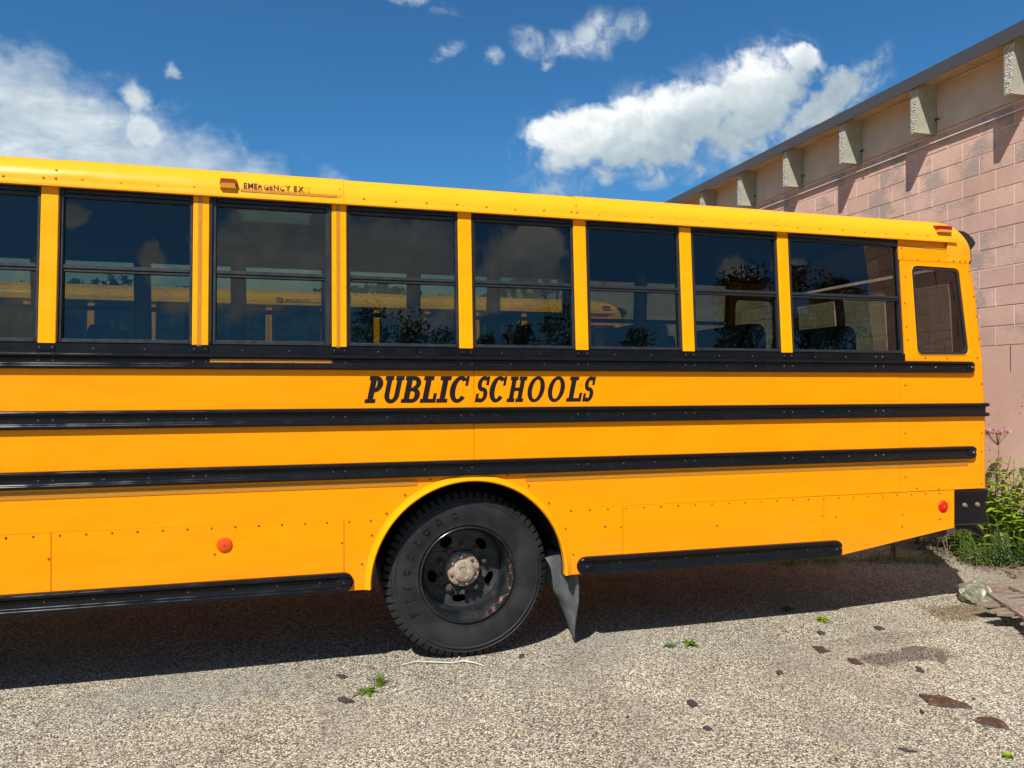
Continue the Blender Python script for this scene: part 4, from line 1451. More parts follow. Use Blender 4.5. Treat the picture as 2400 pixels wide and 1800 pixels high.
    MB().tube([(0.004 + 0.022 * cos(radians(a)), 0.1875, -0.035 + 0.016 * sin(radians(a))) for a in range(-100, 60, 20)], 0.005, 6).build('hub_casting_mark', M['hub'], hub)
    # raised tyre lettering
    for i, ch in enumerate('Firestone'):
        ang = [213, 200, 187.5, 174, 160, 146, 133, 118.5, 103][i]
        me = font_mesh(ch, 0.03)
        xs = [v.co.x for v in me.vertices]
        mx_ = (min(xs) + max(xs)) / 2
        bm = bmesh.new(); bm.from_mesh(me)
        ret = bmesh.ops.extrude_face_region(bm, geom=list(bm.faces))
        for v in [q for q in ret['geom'] if isinstance(q, bmesh.types.BMVert)]:
            v.co.z += 0.1
        bm.to_mesh(me); bm.free()
        a = radians(ang)
        S_ = 0.078
        rc_ = 0.368
        for v in me.vertices:
            tx = (v.co.x - mx_) * S_ * 0.95
            tr = v.co.y * S_
            r = rc_ + tr
            aa = a - tx / r
            yy = 0.0785 - v.co.z * 0.025
            v.co = (r * cos(aa), yy, r * sin(aa))
        me.materials.clear(); me.materials.append(M['rubber'])
        o = bpy.data.objects.new('raised_letter', me); COL.objects.link(o); o.parent = ty
    return bus


bus = build_bus()
tag(bus, 'nearest yellow school bus, with PUBLIC SCHOOLS on its side and a black rear wheel', 'school bus', 'yellow school buses parked side by side')


def copy_tree(o, parent=None, skip=()):
    c = o.copy()
    COL.objects.link(c)
    c.parent = parent
    for ch in o.children:
        if ch.name.split('.')[0] in skip: continue
        copy_tree(ch, c, skip)
    return c


bus2 = copy_tree(bus, None, ('bus_seat',))
bus2.location = (0.05, 6.6, 0.07)
bus2['label'] = 'second yellow school bus parked beyond, seen only through the windows of the nearest bus'

# ------------------------------------------------------------------ building
XW = 6.9
bld = empty('block_building', (XW, 4.0, 0))
tag(bld, 'pink painted concrete block building with concrete roof beams and dark metal fascia', 'building')
bld.location = (0, 0, 0)
YE0, YE1 = -3.25, 25.0
MB().box(XW, XW + 0.3, YE0, YE1, -0.4, 2.105).build('wall_base', M['pink_concrete'], bld)
MB().box(XW + 0.005, XW + 0.3, YE0, YE1, 2.106, 4.56).build('mortar_backing', M['mortar'], bld)
MB().box(XW + 0.002, XW + 0.3, YE0, YE1, 4.5605, 5.08).build('infill_backing', M['tan_panel'], bld)
MB().box(XW + 0.3, XW + 8, YE0, YE1, -0.4, 5.08).build('building_body', M['tan_panel'], bld)
# vertical cracks / form joints in the base
for (y, z0, z1) in ((1.475, 1.84, 2.10),):
    MB().box(XW - 0.003, XW + 0.001, y, y + 0.006, z0, z1).build('form_joint', M['dark_debris'], bld)
# one block mesh shared
CH, BL = 0.2032, 0.4064
bb = MB()
j = 0.005
x0_, y0_, y1_, z0_, z1_ = 0.0, j, BL - j, j, CH - j
bv = 0.0025
bb.add([(0, y0_ + bv, z0_ + bv), (0, y1_ - bv, z0_ + bv), (0, y1_ - bv, z1_ - bv), (0, y0_ + bv, z1_ - bv),
        (bv, y0_, z0_), (bv, y1_, z0_), (bv, y1_, z1_), (bv, y0_, z1_),
        (0.03, y0_, z0_), (0.03, y1_, z0_), (0.03, y1_, z1_), (0.03, y0_, z1_)],
       [(0, 3, 2, 1)] + [(i, (i + 1) % 4, (i + 1) % 4 + 4, i + 4) for i in range(4)] + [(i + 4, (i + 1) % 4 + 4, (i + 1) % 4 + 8, i + 8) for i in range(4)])
first = None
rest = MB()
cnt = 0
for c_ in range(12):
    off = 0.02 if c_ % 2 == 0 else 0.215
    k = int((YE0 - off) / BL) - 0
    y = off + k * BL
    while y + BL < YE1:
        if y > YE0 - 0.001:
            z = 2.106 + c_ * CH
            dxj = random.uniform(-0.0015, 0.0015)
            if 0.9 < y < 11.0 and cnt < 300:
                if first is None:
                    first = bb.build('block', M['block'], bld, loc=(XW + dxj, y, z)); o = first
                else:
                    o = first.copy(); COL.objects.link(o); o.location = (XW + dxj, y, z); o.parent = bld
                cnt += 1
            else:
                rest.add([(XW + a + dxj, y + b_, z + d_) for a, b_, d_ in bb.v], bb.f)
        y += BL
tag(rest.build('block_rest', M['block'], bld), kind='stuff')
# precast stems, infill panels
SP = 1.175
stem = MB()
def stem_sec(x):
    return [(x, 0.0, 4.545), (x, 0.078, 4.545), (x, 0.084, 5.085), (x, -0.046, 5.085)]
stem.add([*stem_sec(6.622), *stem_sec(7.05)], [(0, 1, 2, 3), (7, 6, 5, 4), (0, 4, 5, 1), (1, 5, 6, 2), (2, 6, 7, 3), (3, 7, 4, 0)])
# broken rough end face
nz, nyy = 26, 6
vs = []; fs = []
for i in range(nz + 1):
    u = i / nz
    z = 4.545 + 0.54 * u
    ya = -0.046 * u; yb = 0.078 + 0.006 * u
    for q in range(nyy + 1):
        w = q / nyy
        dx = 0.010 * noise.noise(Vector((z * 40, w * 4, 3))) if 0 < q < nyy and 0 < i < nz else 0
        vs.append((6.618 - abs(dx) - (0.003 if 0 < q < nyy else 0), ya + (yb - ya) * w, z))
for i in range(nz):
    for q in range(nyy):
        a = i * (nyy + 1) + q
        fs.append((a, a + nyy + 1, a + nyy + 2, a + 1))
endf = MB().add(vs, fs)
s_first = None
ks = list(range(-3, 20))
for k in ks:
    y = 1.23 + SP * k
    if s_first is None:
        s_first = stem.build('roof_beam', M['stem'], bld, loc=(0, y, 0))
        e_first = endf.build('broken_end', M['rough_end'], s_first, recalc=False)
        h_first = MB().tube([(6.86, -0.075, 4.70), (6.86, -0.02, 4.70)], 0.008, 6).build('anchor_rod', M['black_matt'], s_first)
    else:
        s = s_first.copy(); COL.objects.link(s); s.parent = bld; s.location = (0, y, 0)
        for ch in (e_first, h_first):
            c2 = ch.copy(); COL.objects.link(c2); c2.parent = s
p_first = None
for k in ks[:-1]:
    y = 1.23 + SP * k + 0.09
    if p_first is None:
        p_first = MB().box(6.882, 6.90, 0, SP - 0.12, 4.568, 5.075).build('infill_panel', M['tan_panel'], bld, loc=(0, y, 0))
        c_first = MB().tube([(6.878, 0.02, 5.075), (6.878, SP - .14, 5.077)], 0.0065, 6).build('caulk_line', M['caulk'], p_first)
    else:
        s = p_first.copy(); COL.objects.link(s); s.parent = bld; s.location = (0, y, 0)
        c2 = c_first.copy(); COL.objects.link(c2); c2.parent = s
# roof flange segments (8 ft tees) and fascia
y = YE0
sf = MB()
yy = 1.23 + SP * -3 - SP / 2
while yy < YE1 - 2.4:
    sf.box(6.62, 7.2, yy + 0.004, yy + 2 * SP - 0.004, 5.086, 5.14)
    yy += 2 * SP
sf.build('roof_flange', M['soffit'], bld)
MB().box(6.59, XW + 8, YE0, YE1, 5.141, 5.165).build('roof_deck', M['roofing'], bld)
fa = MB()
fa.box(6.572, 6.588, YE0, YE1, 5.040, 5.176)
fa.box(6.566, 6.572, YE0, YE1, 5.034, 5.044)
fa.build('fascia', M['fascia'], bld)
cn = MB().tube([(6.870, -3.2, 4.455), (6.870, 24, 4.455)], 0.009, 8).build('conduit', M['conduit'], bld, smooth=60)
for k in range(-1, 9):
    MB().box(6.852, 6.892, 1.14 + 1.175 * 2 * k, 1.165 + 1.175 * 2 * k, 4.436, 4.474).build('conduit_clip', M['steel'], cn)


# ------------------------------------------------------------------ plants
def leaf(mb, base, direction, length, width, droop=0.3, fold=0.15):
    d_ = Vector(direction).normalized()
    side = d_.cross(Vector((0, 0, 1)))
    if side.length < 0.05: side = Vector((1, 0, 0))
    side.normalize()
    up = side.cross(d_).normalized()
    b0 = Vector(base)
    pts = []
    for i, (u, w) in enumerate(((0, .15), (.3, 1.0), (.65, .8), (1, 0.02))):
        c_ = b0 + d_ * length * u - Vector((0, 0, 1)) * droop * length * u * u
        pts += [c_ - side * width * w / 2 + up * fold * width * w, c_, c_ + side * width * w / 2 + up * fold * width * w]
    fs = []
    for i in range(3):
        a = i * 3
        fs += [(a, a + 1, a + 4, a + 3), (a + 1, a + 2, a + 5, a + 4)]
    mb.add(pts, fs)


def herb(name, label, cat, x, y, h, nst, spread, lf_len, lf_w, mat, per=22, group=None, flower=None, z0=0.0, seed=0, droop=0.35, low=0.08):
    R_ = random.Random(seed)
    root = empty(name, (x, y, z0))
    st = MB(); lf = MB()
    tips = []
    for s in range(nst):
        a = R_.uniform(0, 2 * pi); r = spread * sqrt(R_.random()) * 0.5
        bx, by = r * cos(a), r * sin(a)
        hh = h * R_.uniform(0.65, 1.0)
        lean = R_.uniform(0, 0.22) * hh
        la = R_.uniform(0, 2 * pi)
        pts = []
        for i in range(6):
            u = i / 5
            pts.append(Vector((bx + lean * cos(la) * u * u, by + lean * sin(la) * u * u, hh * u)))
        st.tube(pts, [0.005 * (1 - 0.6 * i / 5) + 0.001 for i in range(6)], 5)
        tips.append(pts[-1])
        for q in range(per):
            u = low + (1 - low) * (q + R_.random()) / per
            i = min(4, int(u * 5)); f = u * 5 - i
            pp = pts[i].lerp(pts[min(5, i + 1)], min(1, f))
            an = q * 2.4 + R_.uniform(-.4, .4)
            k = (1.15 - 0.75 * u) * R_.uniform(0.7, 1.2)
            leaf(lf, pp, (cos(an), sin(an), R_.uniform(0.1, 0.7)), lf_len * k, lf_w * k, droop * R_.uniform(.5, 1.5))
    st.build('stem', M['stalk'], root)
    lf.build('foliage', mat, root, recalc=False, smooth=80)
    tag(root, label, cat, group)
    return root, tips


# the tall plant with the pink flower head
def flower_plant(x, y):
    R_ = random.Random(5)
    root = empty('pink_flowering_weed', (x, y, 0))
    st = MB(); lf = MB(); fl = MB()
    H_ = 1.16
    pts = [Vector((0.01 * sin(i), 0.008 * cos(i * 1.3), H_ * i / 8)) for i in range(9)]
    st.tube(pts, [0.007 - 0.0005 * i for i in range(9)], 6)
    for wz, n_, L_, Wd_ in ((1.02, 3, 0.085, 0.022), (0.92, 4, 0.125, 0.032), (0.81, 4, 0.15, 0.042), (0.68, 5, 0.17, 0.055), (0.55, 5, 0.20, 0.07), (0.42, 5, 0.20, 0.07), (0.3, 5, .18, .06)):
        for q in range(n_):
            a = 2 * pi * q / n_ + wz * 7
            leaf(lf, (0.01 * sin(wz * 8), 0, wz), (cos(a), sin(a), 0.55), L_ * R_.uniform(.85, 1.1), Wd_, 0.45, 0.2)
    for b_ in range(26):
        a = R_.uniform(0, 2 * pi); r = 0.115 * sqrt(R_.random())
        tip = Vector((r * cos(a), r * sin(a), H_ + 0.09 - r * 0.25 + R_.uniform(-0.015, 0.015)))
        st.tube([Vector((0, 0, H_ - 0.06)), Vector((0, 0, H_ - 0.06)).lerp(tip, 0.6) + Vector((0, 0, -0.01)), tip], 0.0016, 4)
        for q in range(46):
            o_ = Vector((R_.gauss(0, 0.014), R_.gauss(0, 0.014), R_.gauss(0, 0.010)))
            leaf(fl, tip + o_, (R_.uniform(-1, 1), R_.uniform(-1, 1), R_.uniform(0, 1)), 0.016, 0.009, 0, 0.1)
    st.build('stem', M['stalk'], root); lf.build('foliage', M['leaf'], root, recalc=False, smooth=80)
    fl.build('flower_head', M['pink_flower'], root, recalc=False)
    tag(root, 'tall weed with a dusty pink flower head standing against the pink wall', 'weed')


flower_plant(6.62, 1.38)
WG = 'leafy weeds growing along the foot of the pink wall'
hl = [
    ('broad_leaf_weed', 'tall bright green weed just behind the bus bumper, left of the pink flower stem', 6.45, 1.70, 1.02, 11, 0.32, 0.20, 0.085, 'leaf', 20),
    ('broad_leaf_weed', 'bright broad-leaved weed around the foot of the pink flower stem', 6.60, 1.40, 1.04, 12, 0.36, 0.22, 0.09, 'leaf', 20),
    ('broad_leaf_weed', 'bright green weed right of the pink flower stem at the photo edge', 6.64, 1.10, 0.90, 12, 0.36, 0.20, 0.08, 'leaf', 20),
    ('broad_leaf_weed', 'weed against the wall beyond the right edge of the photo', 6.60, 0.70, 0.70, 9, 0.40, 0.18, 0.06, 'leaf_mid', 20),
    ('bushy_weed', 'blue-green bushy weed low in front of the taller weeds', 6.34, 1.12, 0.40, 15, 0.34, 0.06, 0.016, 'leaf_blue', 60),
    ('bushy_weed', 'low dark green bushy weed at the edge of the pavement by the wall', 6.16, 1.16, 0.24, 14, 0.34, 0.05, 0.018, 'leaf_mid', 34),
    ('bushy_weed', 'dark green weed behind the tailpipe tip by the wall', 6.30, 1.52, 0.42, 12, 0.32, 0.09, 0.028, 'leaf_mid', 28),
    ('bushy_weed', 'yellow-green weed clump seen under the bumper against the wall', 6.42, 2.05, 0.46, 10, 0.34, 0.11, 0.035, 'leaf', 22),
    ('bushy_weed', 'weed clump by the wall hidden mostly behind the bus rear', 6.55, 2.65, 0.60, 9, 0.40, 0.13, 0.04, 'leaf_mid', 20),
]
for i, (nm, lb, x, y, h, ns, sp_, ll, lw, mt, per) in enumerate(hl):
    herb(nm, lb, 'weed', x, y, h, ns, sp_, ll, lw, M[mt], per, WG, seed=20 + i)


def dry_stalks(x, y, h, n_, spread, label, seed):
    R_ = random.Random(seed)
    root = empty('dry_weed', (x, y, 0))
    st = MB(); tw = MB()
    for s in range(n_):
        a = R_.uniform(0, 2 * pi); r = spread * R_.random()
        b0 = Vector((r * cos(a), r * sin(a), 0))
        top = b0 + Vector((R_.gauss(0, 0.05), R_.gauss(0, 0.05), h * R_.uniform(.7, 1)))
        st.tube([b0, b0.lerp(top, .5) + Vector((R_.gauss(0, .012), R_.gauss(0, .012), 0)), top], [0.0035, 0.0028, 0.0012], 5)
        for q in range(16):
            u = R_.uniform(0.45, 1)
            pp = b0.lerp(top, u)
            e_ = pp + Vector((R_.gauss(0, .05), R_.gauss(0, .05), R_.uniform(0.02, .09)))
            tw.tube([pp, e_], [0.0014, 0.0006], 4)
    st.build('stem', M['dry'], root); tw.build('twigs', M['dry'], root)
    tag(root, label, 'weed')


dry_stalks(6.55, 1.66, 1.06, 5, 0.07, 'dry brown branching stalk between the bus rear and the pink flower stem', 3)
dry_stalks(5.72, 1.20, 0.36, 3, 0.03, 'thin leafless stalk standing on the pavement under the tailpipe', 8)
dry_stalks(6.25, 1.62, 0.30, 8, 0.30, 'tangle of dead brown stems under the bumper by the wall', 12)

# litter at the foot of the weeds
R_ = random.Random(2)
lt = MB()
for i in range(700):
    x = R_.uniform(5.9, 6.88) ; y = R_.uniform(0.4, 3.2)
    x = min(6.88, x + abs(R_.gauss(0, .1)))
    a = R_.uniform(0, 2 * pi)
    leaf(lt, (x, y, R_.uniform(0.003, 0.02)), (cos(a), sin(a), R_.uniform(-.05, .25)), R_.uniform(.02, .07), R_.uniform(.01, .03), 0.1, 0.3)
for i in range(110):
    x = R_.uniform(5.95, 6.8); y = R_.uniform(0.9, 2.6); a = R_.uniform(0, 2 * pi); L_ = R_.uniform(.06, .3)
    lt.tube([(x, y, 0.01), (x + L_ * cos(a), y + L_ * sin(a), R_.uniform(0.01, 0.08))], 0.0022, 4)
tag(lt.build('leaf_litter', M['litter'], recalc=False), 'brown leaf litter and dead stems at the foot of the wall', 'leaf litter', kind='stuff')


def grass_tuft(x, y, h, n_, spread, label, seed, mat='grass', name='grass_tuft', wide=0.006):
    R_ = random.Random(seed)
    mb = MB()
    for i in range(n_):
        a = R_.uniform(0, 2 * pi); r = spread * sqrt(R_.random())
        out = R_.uniform(0.1, 0.7)
        b0 = Vector((r * cos(a), r * sin(a), 0))
        hh = h * R_.uniform(.5, 1)
        w = wide * R_.uniform(.5, 1)
        pd = Vector((-sin(a + R_.uniform(-1, 1)), cos(a), 0)).normalized()
        ps = []
        for k in range(4):
            u = k / 3
            c_ = b0 + Vector((cos(a) * out * hh * u * u * .7, sin(a) * out * hh * u * u * .7, hh * u * (1 - .15 * u)))
            ps += [c_ - pd * w * (1 - u) * .5, c_ + pd * w * (1 - u) * .5 + Vector((0, 0, 0.0002))]
        mb.add(ps, [(0, 1, 3, 2), (2, 3, 5, 4), (4, 5, 7, 6)])
    o = mb.build(name, M[mat], None, recalc=False, loc=(x, y, 0))
    return tag(o, label, 'grass' if 'grass' in name else 'weed')


def rosette(x, y, r, n_, label, seed, mat='leaf_mid', wide=0.25, lift=0.35):
    R_ = random.Random(seed)
    mb = MB()
    for i in range(n_):
        a = 2 * pi * i / n_ * 2.4
        leaf(mb, (R_.gauss(0, .008), R_.gauss(0, .008), 0.004), (cos(a), sin(a), R_.uniform(.1, lift * 2)), r * R_.uniform(.6, 1.1), r * wide * R_.uniform(.7, 1.1), 0.5)
    o = mb.build('leafy_weed', M[mat], None, recalc=False, loc=(x, y, 0), smooth=80)
    return tag(o, label, 'weed')


grass_tuft(0.395, -0.20, 0.125, 70, 0.028, 'bright yellow-green grass tuft on the pavement below left of the wheel', 1)
rosette(0.31, -0.275, 0.085, 15, 'small flat-leaved weed beside the bright grass tuft left of the wheel', 2, 'leaf_mid', 0.22)
rosette(3.575, 0.11, 0.075, 44, 'small bright green weed in the sun at the shadow edge right of the mud flap', 3, 'leaf', 0.3, 0.9)
rosette(3.50, 0.40, 0.08, 26, 'small weed in the bus shadow just behind the bright green one', 4, 'leaf_mid', 0.3, 0.7)
rosette(2.27, -0.055, 0.065, 14, 'sparse low weed on the sunny pavement right of the mud flap', 5, 'leaf_blue', 0.25)
rosette(2.42, -0.065, 0.075, 20, 'second sparse low weed just right of another on the sunny pavement', 15, 'leaf_mid', 0.25, 0.6)
grass_tuft(2.54, 0.55, 0.09, 26, 0.03, 'small grass tuft in the bus shadow beyond the mud flap', 6)
rosette(3.09, -1.78, 0.035, 30, 'tiny moss-like weed at the lower right corner of the photo', 7, 'leaf', 0.4, 0.9)
for i, (x, y, h, n_, s_, lb) in enumerate([
    (4.42, 1.62, 0.26, 80, 0.10, 'leftmost tall grass clump in the shadow under the rear of the bus'),
    (4.78, 1.58, 0.20, 70, 0.12, 'short grass clump in the middle of the shaded strip under the bus rear'),
    (5.30, 1.52, 0.16, 90, 0.16, 'dense low grass clump at the shadow edge under the bumper'),
    (5.62, 1.40, 0.12, 80, 0.13, 'grass clump straddling the edge of the bus shadow'),
    (5.80, 1.34, 0.10, 50, 0.08, 'sunlit yellow-green grass clump below the tailpipe tip')]):
    grass_tuft(x, y, h, n_, s_, lb, 30 + i, 'grass' if i != 2 else 'leaf_mid')
herb('bushy_weed', 'dark spiky weed standing in the sun patch below the muffler pipe', 'weed', 5.58, 1.62, 0.34, 3, 0.08, 0.12, 0.022, M['leaf_mid'], 16, None, seed=77)
herb('bushy_weed', 'thin wiry weed behind the sloping skirt of the bus', 'weed', 5.30, 2.05, 0.30, 6, 0.30, 0.05, 0.012, M['leaf_mid'], 14, None, seed=78)
# low ground cover in the joint of the pavement
gc = MB()
R_ = random.Random(9)
for i in range(900):
    x = R_.uniform(4.2, 6.0); y = 1.86 - 0.30 * (x - 4.2) + R_.gauss(0, 0.09)
    a = R_.uniform(0, 2 * pi)
    leaf(gc, (x, y, 0.004), (cos(a), sin(a), R_.uniform(.2, 1.2)), R_.uniform(.015, .05), R_.uniform(.006, .014), 0.3, 0.2)
tag(gc.build('ground_cover', M['leaf_mid'], recalc=False), 'thin strip of low green growth in a pavement joint under the bus rear', 'ground cover', kind='stuff')

# loose grit
gr = MB()
for i in range(5200):
    y = R_.uniform(-3.2, 1.4); x = R_.uniform(-2.2, 5.8)
    s = R_.uniform(0.0022, 0.0052)
    a = R_.uniform(0, pi)
    ca, sa = cos(a) * s, sin(a) * s
    gr.add([(x + ca, y + sa, 0), (x - sa, y + ca, 0), (x - ca, y - sa, 0), (x + sa, y - ca, 0), (x, y, s * 1.1)],
           [(0, 1, 4), (1, 2, 4), (2, 3, 4), (3, 0, 4)])
M['grit'] = simple('loose_grit', (0.42, 0.38, 0.30), 0.85, var=0.6, vscale=200)
tag(gr.build('loose_grit', M['grit'], recalc=False), 'loose pale grit scattered over the pavement', 'grit', kind='stuff')


# ------------------------------------------------------------------ debris
def chip(name, pts, label, mat, th=0.012, bulge=0.012, seed=0, cat='debris', z0=0.0):
    """irregular flat chip: outline polygon in world x,y, domed"""
    R_ = random.Random(seed)
    cx = sum(p[0] for p in pts) / len(pts); cy = sum(p[1] for p in pts) / len(pts)
    ol = []
    n = len(pts)
    for i in range(n):
        a = pts[i]; b_ = pts[(i + 1) % n]
        for k in range(4):
            u = k / 4
            ol.append((a[0] + (b_[0] - a[0]) * u - cx + R_.gauss(0, .003), a[1] + (b_[1] - a[1]) * u - cy + R_.gauss(0, .003)))
    m_ = len(ol)
    vs = [(x, y, 0) for x, y in ol] + [(x * .96, y * .96, th * R_.uniform(.6, 1.3)) for x, y in ol] + \
         [(x * .5, y * .5, th + bulge * R_.uniform(.2, 1.2)) for x, y in ol] + [(0, 0, th + bulge * .6)]
    fs = []
    for i in range(m_):
        j_ = (i + 1) % m_
        fs += [(i, j_, m_ + j_, m_ + i), (m_ + i, m_ + j_, 2 * m_ + j_, 2 * m_ + i), (2 * m_ + i, 2 * m_ + j_, 3 * m_)]
    o = MB().add(vs, fs).build(name, M[mat], None, smooth=50, loc=(cx, cy, z0))
    return tag(o, label, cat)


chip('bark_piece', [(3.232, -1.121), (3.329, -1.159), (3.37, -1.244), (3.379, -1.334), (3.297, -1.3), (3.192, -1.239)],
     'larger of the two red-brown bark pieces at lower right, long and pointed', 'bark_chip', 0.009, 0.012, 1, 'bark')
chip('bark_piece', [(3.291, -1.423), (3.375, -1.446), (3.384, -1.503), (3.346, -1.579), (3.313, -1.537), (3.256, -1.468)],
     'smaller red-brown bark piece, nearest the lower right corner', 'bark_chip', 0.009, 0.012, 2, 'bark')
chip('wood_chip', [(3.685, -0.513), (3.801, -0.489), (3.877, -0.526), (3.705, -0.589), (3.665, -0.555)], 'flat grey-brown chip, leftmost of the two flat ones on the right of the pavement', 'grey_chip', .006, .004, 3, 'wood chip')
chip('wood_chip', [(3.807, -0.664), (3.875, -0.659), (3.824, -0.728), (3.736, -0.791), (3.744, -0.743)], 'small squarish brown chip right of the dark stain', 'grey_chip', .006, .004, 4, 'wood chip')
chip('wood_chip', [(3.164, -0.313), (3.221, -0.337), (3.217, -0.424), (3.136, -0.425)], 'red-brown chip under the small bright weed, upper one of a pair', 'bark_chip', .006, .004, 5, 'wood chip')
chip('wood_chip', [(3.236, -0.551), (3.28, -0.578), (3.27, -0.663), (3.207, -0.638)], 'red-brown chip, lower right one of a pair', 'bark_chip', .006, .004, 6, 'wood chip')
chip('dark_clod', [(1.959, -0.871), (1.993, -0.864), (2.003, -0.911), (1.957, -0.92)], 'small dark clod in the middle of the open pavement', 'dark_debris', .012, .012, 7)
chip('dark_clod', [(0.156, -0.329), (0.192, -0.328), (0.243, -0.387), (0.198, -0.396)], 'dark clod left of and below the grass tuft', 'dark_debris', .010, .012, 8)
chip('dark_clod', [(0.164, 0.01), (0.198, 0.007), (0.229, -0.041), (0.191, -0.043)], 'small brown clod left of the grass tuft', 'dark_debris', .008, .010, 9)
chip('dark_clod', [(3.375, -0.087), (3.415, -0.089), (3.408, -0.141), (3.36, -0.146)], 'small black pebble in the sun right of the bright weed', 'dark_debris', .008, .008, 10)
chip('dark_clod', [(3.829, -0.111), (3.876, -0.114), (3.871, -0.16), (3.817, -0.173)], 'small black clod nearest the bus shadow on the right', 'dark_debris', .008, .008, 11)
chip('dark_clod', [(2.67, -1.579), (2.699, -1.6), (2.721, -1.635), (2.674, -1.613)], 'thin dark sliver at the bottom right of the pavement', 'dark_debris', .005, .004, 12)
chip('dark_clod', [(2.687, -0.62), (2.723, -0.623), (2.704, -0.658), (2.668, -0.655)], 'tiny red-brown clod on the open pavement', 'bark_chip', .006, .006, 13)
chip('dark_clod', [(3.076, -1.287), (3.095, -1.287), (3.08, -1.314), (3.059, -1.313)], 'dark pebble just below the larger bark piece', 'dark_debris', .010, .008, 14)
chip('dark_clod', [(1.896, -1.15), (1.925, -1.149), (1.933, -1.175), (1.898, -1.175)], 'dark fleck low in the middle of the pavement', 'dark_debris', .006, .004, 16)
chip('dark_clod', [(3.539, -0.779), (3.555, -0.805), (3.511, -0.875), (3.493, -0.842)], 'dark flake below the dark stain on the right', 'dark_debris', .006, .004, 17)
chip('fallen_leaf', [(1.291, 0.054), (1.321, 0.053), (1.31, -0.005), (1.275, -0.01)], 'small orange fallen leaf right of the tyre', 'bark_chip', .003, .006, 15, 'leaf')
chip('red_clod', [(6.60, 1.20), (6.72, 1.18), (6.76, 1.30), (6.64, 1.33)], 'red-brown broken brick lump by the weeds at the wall', 'bark_chip', .04, .03, 18)

# small flecks of bark, rust and dead leaf
fk = MB()
R_ = random.Random(31)
for i in range(420):
    if i % 3 == 0: x, y = R_.uniform(-2.0, 4.8), R_.uniform(-2.6, 0.8)
    else: x, y = R_.gauss(3.5, 0.9), R_.gauss(-0.9, 0.7)
    if 0.35 < x < 1.6 and y > 0: continue
    s_ = R_.uniform(.003, .010) * (1.8 if R_.random() < .08 else 1)
    a = R_.uniform(0, pi); ca, sa = cos(a), sin(a); e_ = R_.uniform(.3, .7)
    fk.add([(x + ca * s_, y + sa * s_, .002), (x - sa * s_ * e_, y + ca * s_ * e_, s_ * .5), (x - ca * s_, y - sa * s_, .002), (x + sa * s_ * e_, y - ca * s_ * e_, s_ * .2)],
           [(0, 1, 2), (0, 2, 3)])
tag(fk.build('bark_flecks', M['dark_debris'], recalc=False), 'small dark flecks of bark and leaf scattered over the pavement', 'debris', kind='stuff')

# pale twig by the tyre
tw = MB()
pw = [(0.548, 0.06), (0.642, 0.084), (0.729, 0.053), (0.853, 0.012), (0.92, 0.015), (0.979, -0.023), (1.031, -0.087)]
tw.tube([(a, b_, 0.006 + 0.007 * sin(i * 1.1) ** 2) for i, (a, b_) in enumerate(pw)], [.003, .0045, .005, .005, .005, .004, .0025], 6)
q0, q1 = (0.87, 0.014), (0.908, 0.062)
tw.tube([(q0[0], q0[1], .01), (q1[0], q1[1], .022)], .0025, 5)
tag(tw.build('dry_twig', M['twine'], None, smooth=60), 'long pale twig lying on the pavement in front of the tyre', 'twig')

# rock
bm = bmesh.new()
bmesh.ops.create_icosphere(bm, subdivisions=4, radius=1.0)
for v in bm.verts:
    p_ = v.co.copy()
    k = 1 + 0.26 * noise.noise(p_ * 1.3 + Vector((4, 1, 2))) + 0.12 * noise.noise(p_ * 3.1) + 0.05 * noise.noise(p_ * 8)
    v.co = Vector((p_.x * 0.155, p_.y * 0.15, p_.z * 0.115)) * k
    if v.co.z < -0.05: v.co.z = -0.05
    # chipped facets
    nrm_ = Vector((0.6, -0.5, 0.62)).normalized()
    dd = v.co.dot(nrm_)
    if dd > 0.088: v.co -= nrm_ * (dd - 0.088) * 0.9
    nrm_ = Vector((-0.2, -0.85, 0.5)).normalized()
    dd = v.co.dot(nrm_)
    if dd > 0.10: v.co -= nrm_ * (dd - 0.10) * 0.8
me = bpy.data.meshes.new('rock'); bm.to_mesh(me); bm.free()
me.materials.append(M['rock']); me.shade_smooth(); me.set_sharp_from_angle(angle=radians(28))
rk = bpy.data.objects.new('rock', me); COL.objects.link(rk)
rk.location = (5.10, 0.20, 0.052)
tag(rk, 'pale lichen-covered rock holding down the left end of the old planks', 'rock')

# weathered deck of planks
dk = empty('old_wood_deck', (5.2, -0.1, 0))
tag(dk, 'collapsed platform of weathered grey planks at the right edge of the pavement', 'wood platform')


